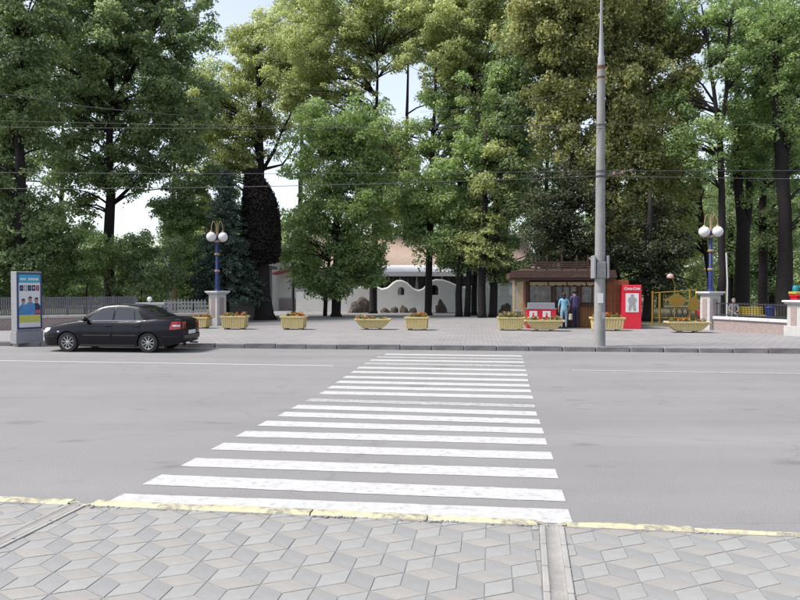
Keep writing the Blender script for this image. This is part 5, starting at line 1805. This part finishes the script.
# ------------------------------------------------------------------ people
def person(label, loc, rz, h, top_m, leg_m, skin_m, hair_m, pose='stand', long_hair=False, bag=False):
    T = thing('person', label, 'person', loc, rz)
    k = h / 1.72
    J = {'pel': (0, 0, .95, .125), 'wai': (0, .0, 1.10, .115), 'che': (0, .0, 1.30, .125), 'shc': (0, .01, 1.41, .095), 'nek': (0, .0, 1.49, .052), 'hd0': (0, -.01, 1.57, .075), 'hd1': (0, -.01, 1.65, .090), 'hd2': (0, 0, 1.715, .055), 'nos': (0, -.105, 1.605, .014)}
    E = [('pel', 'wai'), ('wai', 'che'), ('che', 'shc'), ('shc', 'nek'), ('nek', 'hd0'), ('hd0', 'hd1'), ('hd1', 'hd2'), ('hd0', 'nos')]
    for s, t_ in ((-1, 'l'), (1, 'r')):
        if pose == 'sit':
            J.update({t_ + 'hip': (s * .09, -.02, .93, .10), t_ + 'kne': (s * .13, -.45, .93, .062), t_ + 'ank': (s * .12, -.42, .53, .042), t_ + 'toe': (s * .13, -.57, .50, .034)})
            J.update({t_ + 'sho': (s * .175, .01, 1.40, .062), t_ + 'elb': (s * .24, -.10, 1.15, .045), t_ + 'wri': (s * .14, -.32, 1.08, .030), t_ + 'pal': (s * .11, -.38, 1.06, .028)})
        else:
            f = .03 * s
            J.update({t_ + 'hip': (s * .095, 0, .90, .102), t_ + 'kne': (s * .10, -.02 + f, .50, .065), t_ + 'ank': (s * .10, .03 + f, .09, .045), t_ + 'toe': (s * .115, -.12 + f, .035, .036)})
            if s > 0: J.update({t_ + 'sho': (s * .175, .01, 1.40, .062), t_ + 'elb': (s * .245, .03, 1.13, .045), t_ + 'wri': (s * .255, -.05, .90, .030), t_ + 'pal': (s * .255, -.075, .83, .028)})
            else: J.update({t_ + 'sho': (s * .175, .01, 1.40, .062), t_ + 'elb': (s * .24, -.05, 1.14, .045), t_ + 'wri': (s * .15, -.27, 1.17, .030), t_ + 'pal': (s * .13, -.34, 1.19, .028)})
        E += [('pel', t_ + 'hip'), (t_ + 'hip', t_ + 'kne'), (t_ + 'kne', t_ + 'ank'), (t_ + 'ank', t_ + 'toe'), ('shc', t_ + 'sho'), (t_ + 'sho', t_ + 'elb'), (t_ + 'elb', t_ + 'wri'), (t_ + 'wri', t_ + 'pal')]
        wr, pa = Vector(J[t_ + 'wri'][:3]), Vector(J[t_ + 'pal'][:3])
        dv = (pa - wr).normalized()
        sd_ = dv.cross(Vector((s, 0, 0))).normalized() if abs(dv.x) < .9 else Vector((0, 1, 0))
        inn = Vector((-s, 0, 0))
        for q, (o_, L_) in enumerate(((-.026, .07), (-.009, .078), (.009, .073), (.026, .058))):
            a1 = pa + sd_ * o_ + dv * .035; a2 = a1 + dv * L_ * .55 + inn * .008; a3 = a2 + dv * L_ * .4 + inn * .022
            for nm, v, r_q in (('a', a1, .010), ('b', a2, .0088), ('c', a3, .0075)): J[f'{t_}f{q}{nm}'] = (*v, r_q)
            E += [(t_ + 'pal', f'{t_}f{q}a'), (f'{t_}f{q}a', f'{t_}f{q}b'), (f'{t_}f{q}b', f'{t_}f{q}c')]
        a1 = wr.lerp(pa, .6) - sd_ * .035; a2 = a1 - sd_ * .02 + dv * .035
        J[t_ + 'ta'] = (*a1, .011); J[t_ + 'tb'] = (*a2, .009)
        E += [(t_ + 'pal', t_ + 'ta'), (t_ + 'ta', t_ + 'tb')]
    names = list(J)
    me = bpy.data.meshes.new('body')
    dz = -.46 if pose == 'sit' else 0
    me.from_pydata([(J[n_][0] * k, J[n_][1] * k, (J[n_][2] + dz * (1)) * k) for n_ in names], [(names.index(a), names.index(c)) for a, c in E], [])
    o = link('body', me, None, T)
    o.modifiers.new('skin', 'SKIN')
    if not me.skin_vertices: 
        bm = bmesh.new(); bm.from_mesh(me); bm.verts.layers.skin.verify(); bm.to_mesh(me); bm.free()
    for i, n_ in enumerate(names):
        r_q = J[n_][3] * k
        sv = me.skin_vertices[0].data[i]
        sv.radius = (r_q * (1.35 if n_ in ('pel', 'wai', 'che') else 1), r_q * (.85 if n_ in ('pel', 'wai', 'che') else 1)) 
        sv.use_root = (n_ == 'pel')
    sb = o.modifiers.new('sub', 'SUBSURF'); sb.levels = 1; sb.render_levels = 1
    bpy.context.view_layer.update()
    m2 = bpy.data.meshes.new_from_object(o.evaluated_get(bpy.context.evaluated_depsgraph_get()))
    o.modifiers.clear(); o.data = m2
    m2.materials.clear()
    for mm in (top_m, leg_m, skin_m, 'car_black'): m2.materials.append(MATS[mm])
    for p in m2.polygons:
        c = p.center / k; z = c.z - dz
        if z > 1.50: i_ = 2
        elif pose == 'sit': i_ = 3 if z < .57 else (0 if (z > .99 and not (c.y < -.2)) else (2 if (z > 1.0 and c.y < -.2) else 1))
        elif z < .075: i_ = 3
        elif z < .97 and abs(c.x) < .21: i_ = 1
        elif abs(c.x) > .2 and z < 1.14: i_ = 2
        elif c.y < -.12: i_ = 2
        else: i_ = 0
        p.material_index = i_
        p.use_smooth = True
    hr = MB().ball((0, .012 * k, (1.655 + dz) * k), .112 * k, 14, 10, (.92, 1.05, 1.02))
    if long_hair: hr.ball((0, .07 * k, (1.54 + dz) * k), .085 * k, 10, 8, (1, .5, 1.4))
    # leave the face free
    hr.v = [(x, y if y > -.045 * k or z > (1.70 + dz) * k else -.045 * k, z if y > -.02 * k else max(z, (1.64 + dz) * k)) for x, y, z in hr.v]
    hr.build('hair', hair_m, T, smooth='all')
    if bag:
        bg_ = MB().box((.27 * k, -.06, .62 * k), (.10, .28, .26)).build('bag', bag, T, bevel=.02)
    return T
mat('shirt_blue', (.16, .34, .46), .85, .12, 9); mat('jeans_pale', (.20, .30, .40), .9, .12, 9)
mat('shirt_purple', (.060, .050, .115), .85, .15, 9); mat('trouser_navy', (.022, .022, .055), .9, .15, 9)
mat('skin', (.36, .22, .16), .6, .06, 9); mat('hair_dark', (.016, .012, .012), .6, .2, 20); mat('bag_beige', (.36, .32, .27), .8, .1, 9)
mat('shirt_grey', (.17, .16, .18), .9, .2, 9)
q = G(561.5, 328.2, PAV)
person('person in light blue top and pale jeans facing the kiosk, holding a bag', (q.x, q.y - .45, PAV), R(168), 1.56, 'shirt_blue', 'jeans_pale', 'skin', 'hair_dark', 'stand', True)
tag(MB().box((0, 0, .14), (.09, .22, .26), .2, .85).build('shopping_bag', 'bag_beige', None, (q.x + .26, q.y - .55, PAV + .40)), 'small beige shopping bag held by the person in light blue', 'bag')
q = G(572.5, 328.2, PAV)
person('person in dark purple top and navy trousers standing at the kiosk door', (q.x, q.y - .38, PAV), R(186), 1.70, 'shirt_purple', 'trouser_navy', 'skin', 'hair_dark')
q = D(734.5, 315, 34.3); q.z = PAV
T2 = thing('park_bench', 'grey timber bench under the seated person behind the pink wall', 'bench', (q.x, q.y + .1, PAV), R(-20))
for kx_ in range(3): MB().box((0, -.14 + .14 * kx_, .435), (1.0, .12, .035)).build('seat_slat', 'wood_brown', T2)
for s in (-1, 1): MB().box((s * .4, 0, .205), (.06, .36, .42)).build('leg', 'concrete_dark', T2)
person('person in grey clothes sitting behind the low pink wall on the right', (q.x, q.y + .1, PAV + .055), R(-20), 1.62, 'shirt_grey', 'shirt_grey', 'skin', 'shirt_grey', 'sit')

# ------------------------------------------------------------------ distant wood closing the park
rng = np.random.default_rng(77)
C, Rd = [], []
for k in range(2600):
    x = rng.uniform(-75, 75); y = rng.uniform(74, 92)
    px = 400 + 700 * x / y
    hmax = 8.5 if 60 < px < 190 else (11.5 if px < 520 else 17.0)
    hmax *= .8 + .25 * math.sin(x * .35) * math.sin(x * .11 + 2)
    C.append((x, y, PAV + .5 + (hmax - .5) * rng.uniform(0, 1))); Rd.append(rng.uniform(.9, 1.7))
me, n = leaves_mesh('distant_wood', np.array(C), np.array(Rd), 62, .46, rng, .7, .5)
tag(link('distant_wood', me, 'leaf_dark', None), 'dark mass of woodland closing the park at the back', 'woodland', kind='stuff')
print('leaves total', LEAFTOT + n, 'tris', sum(len(o.data.polygons) for o in bpy.data.objects if o.type == 'MESH') * 2)
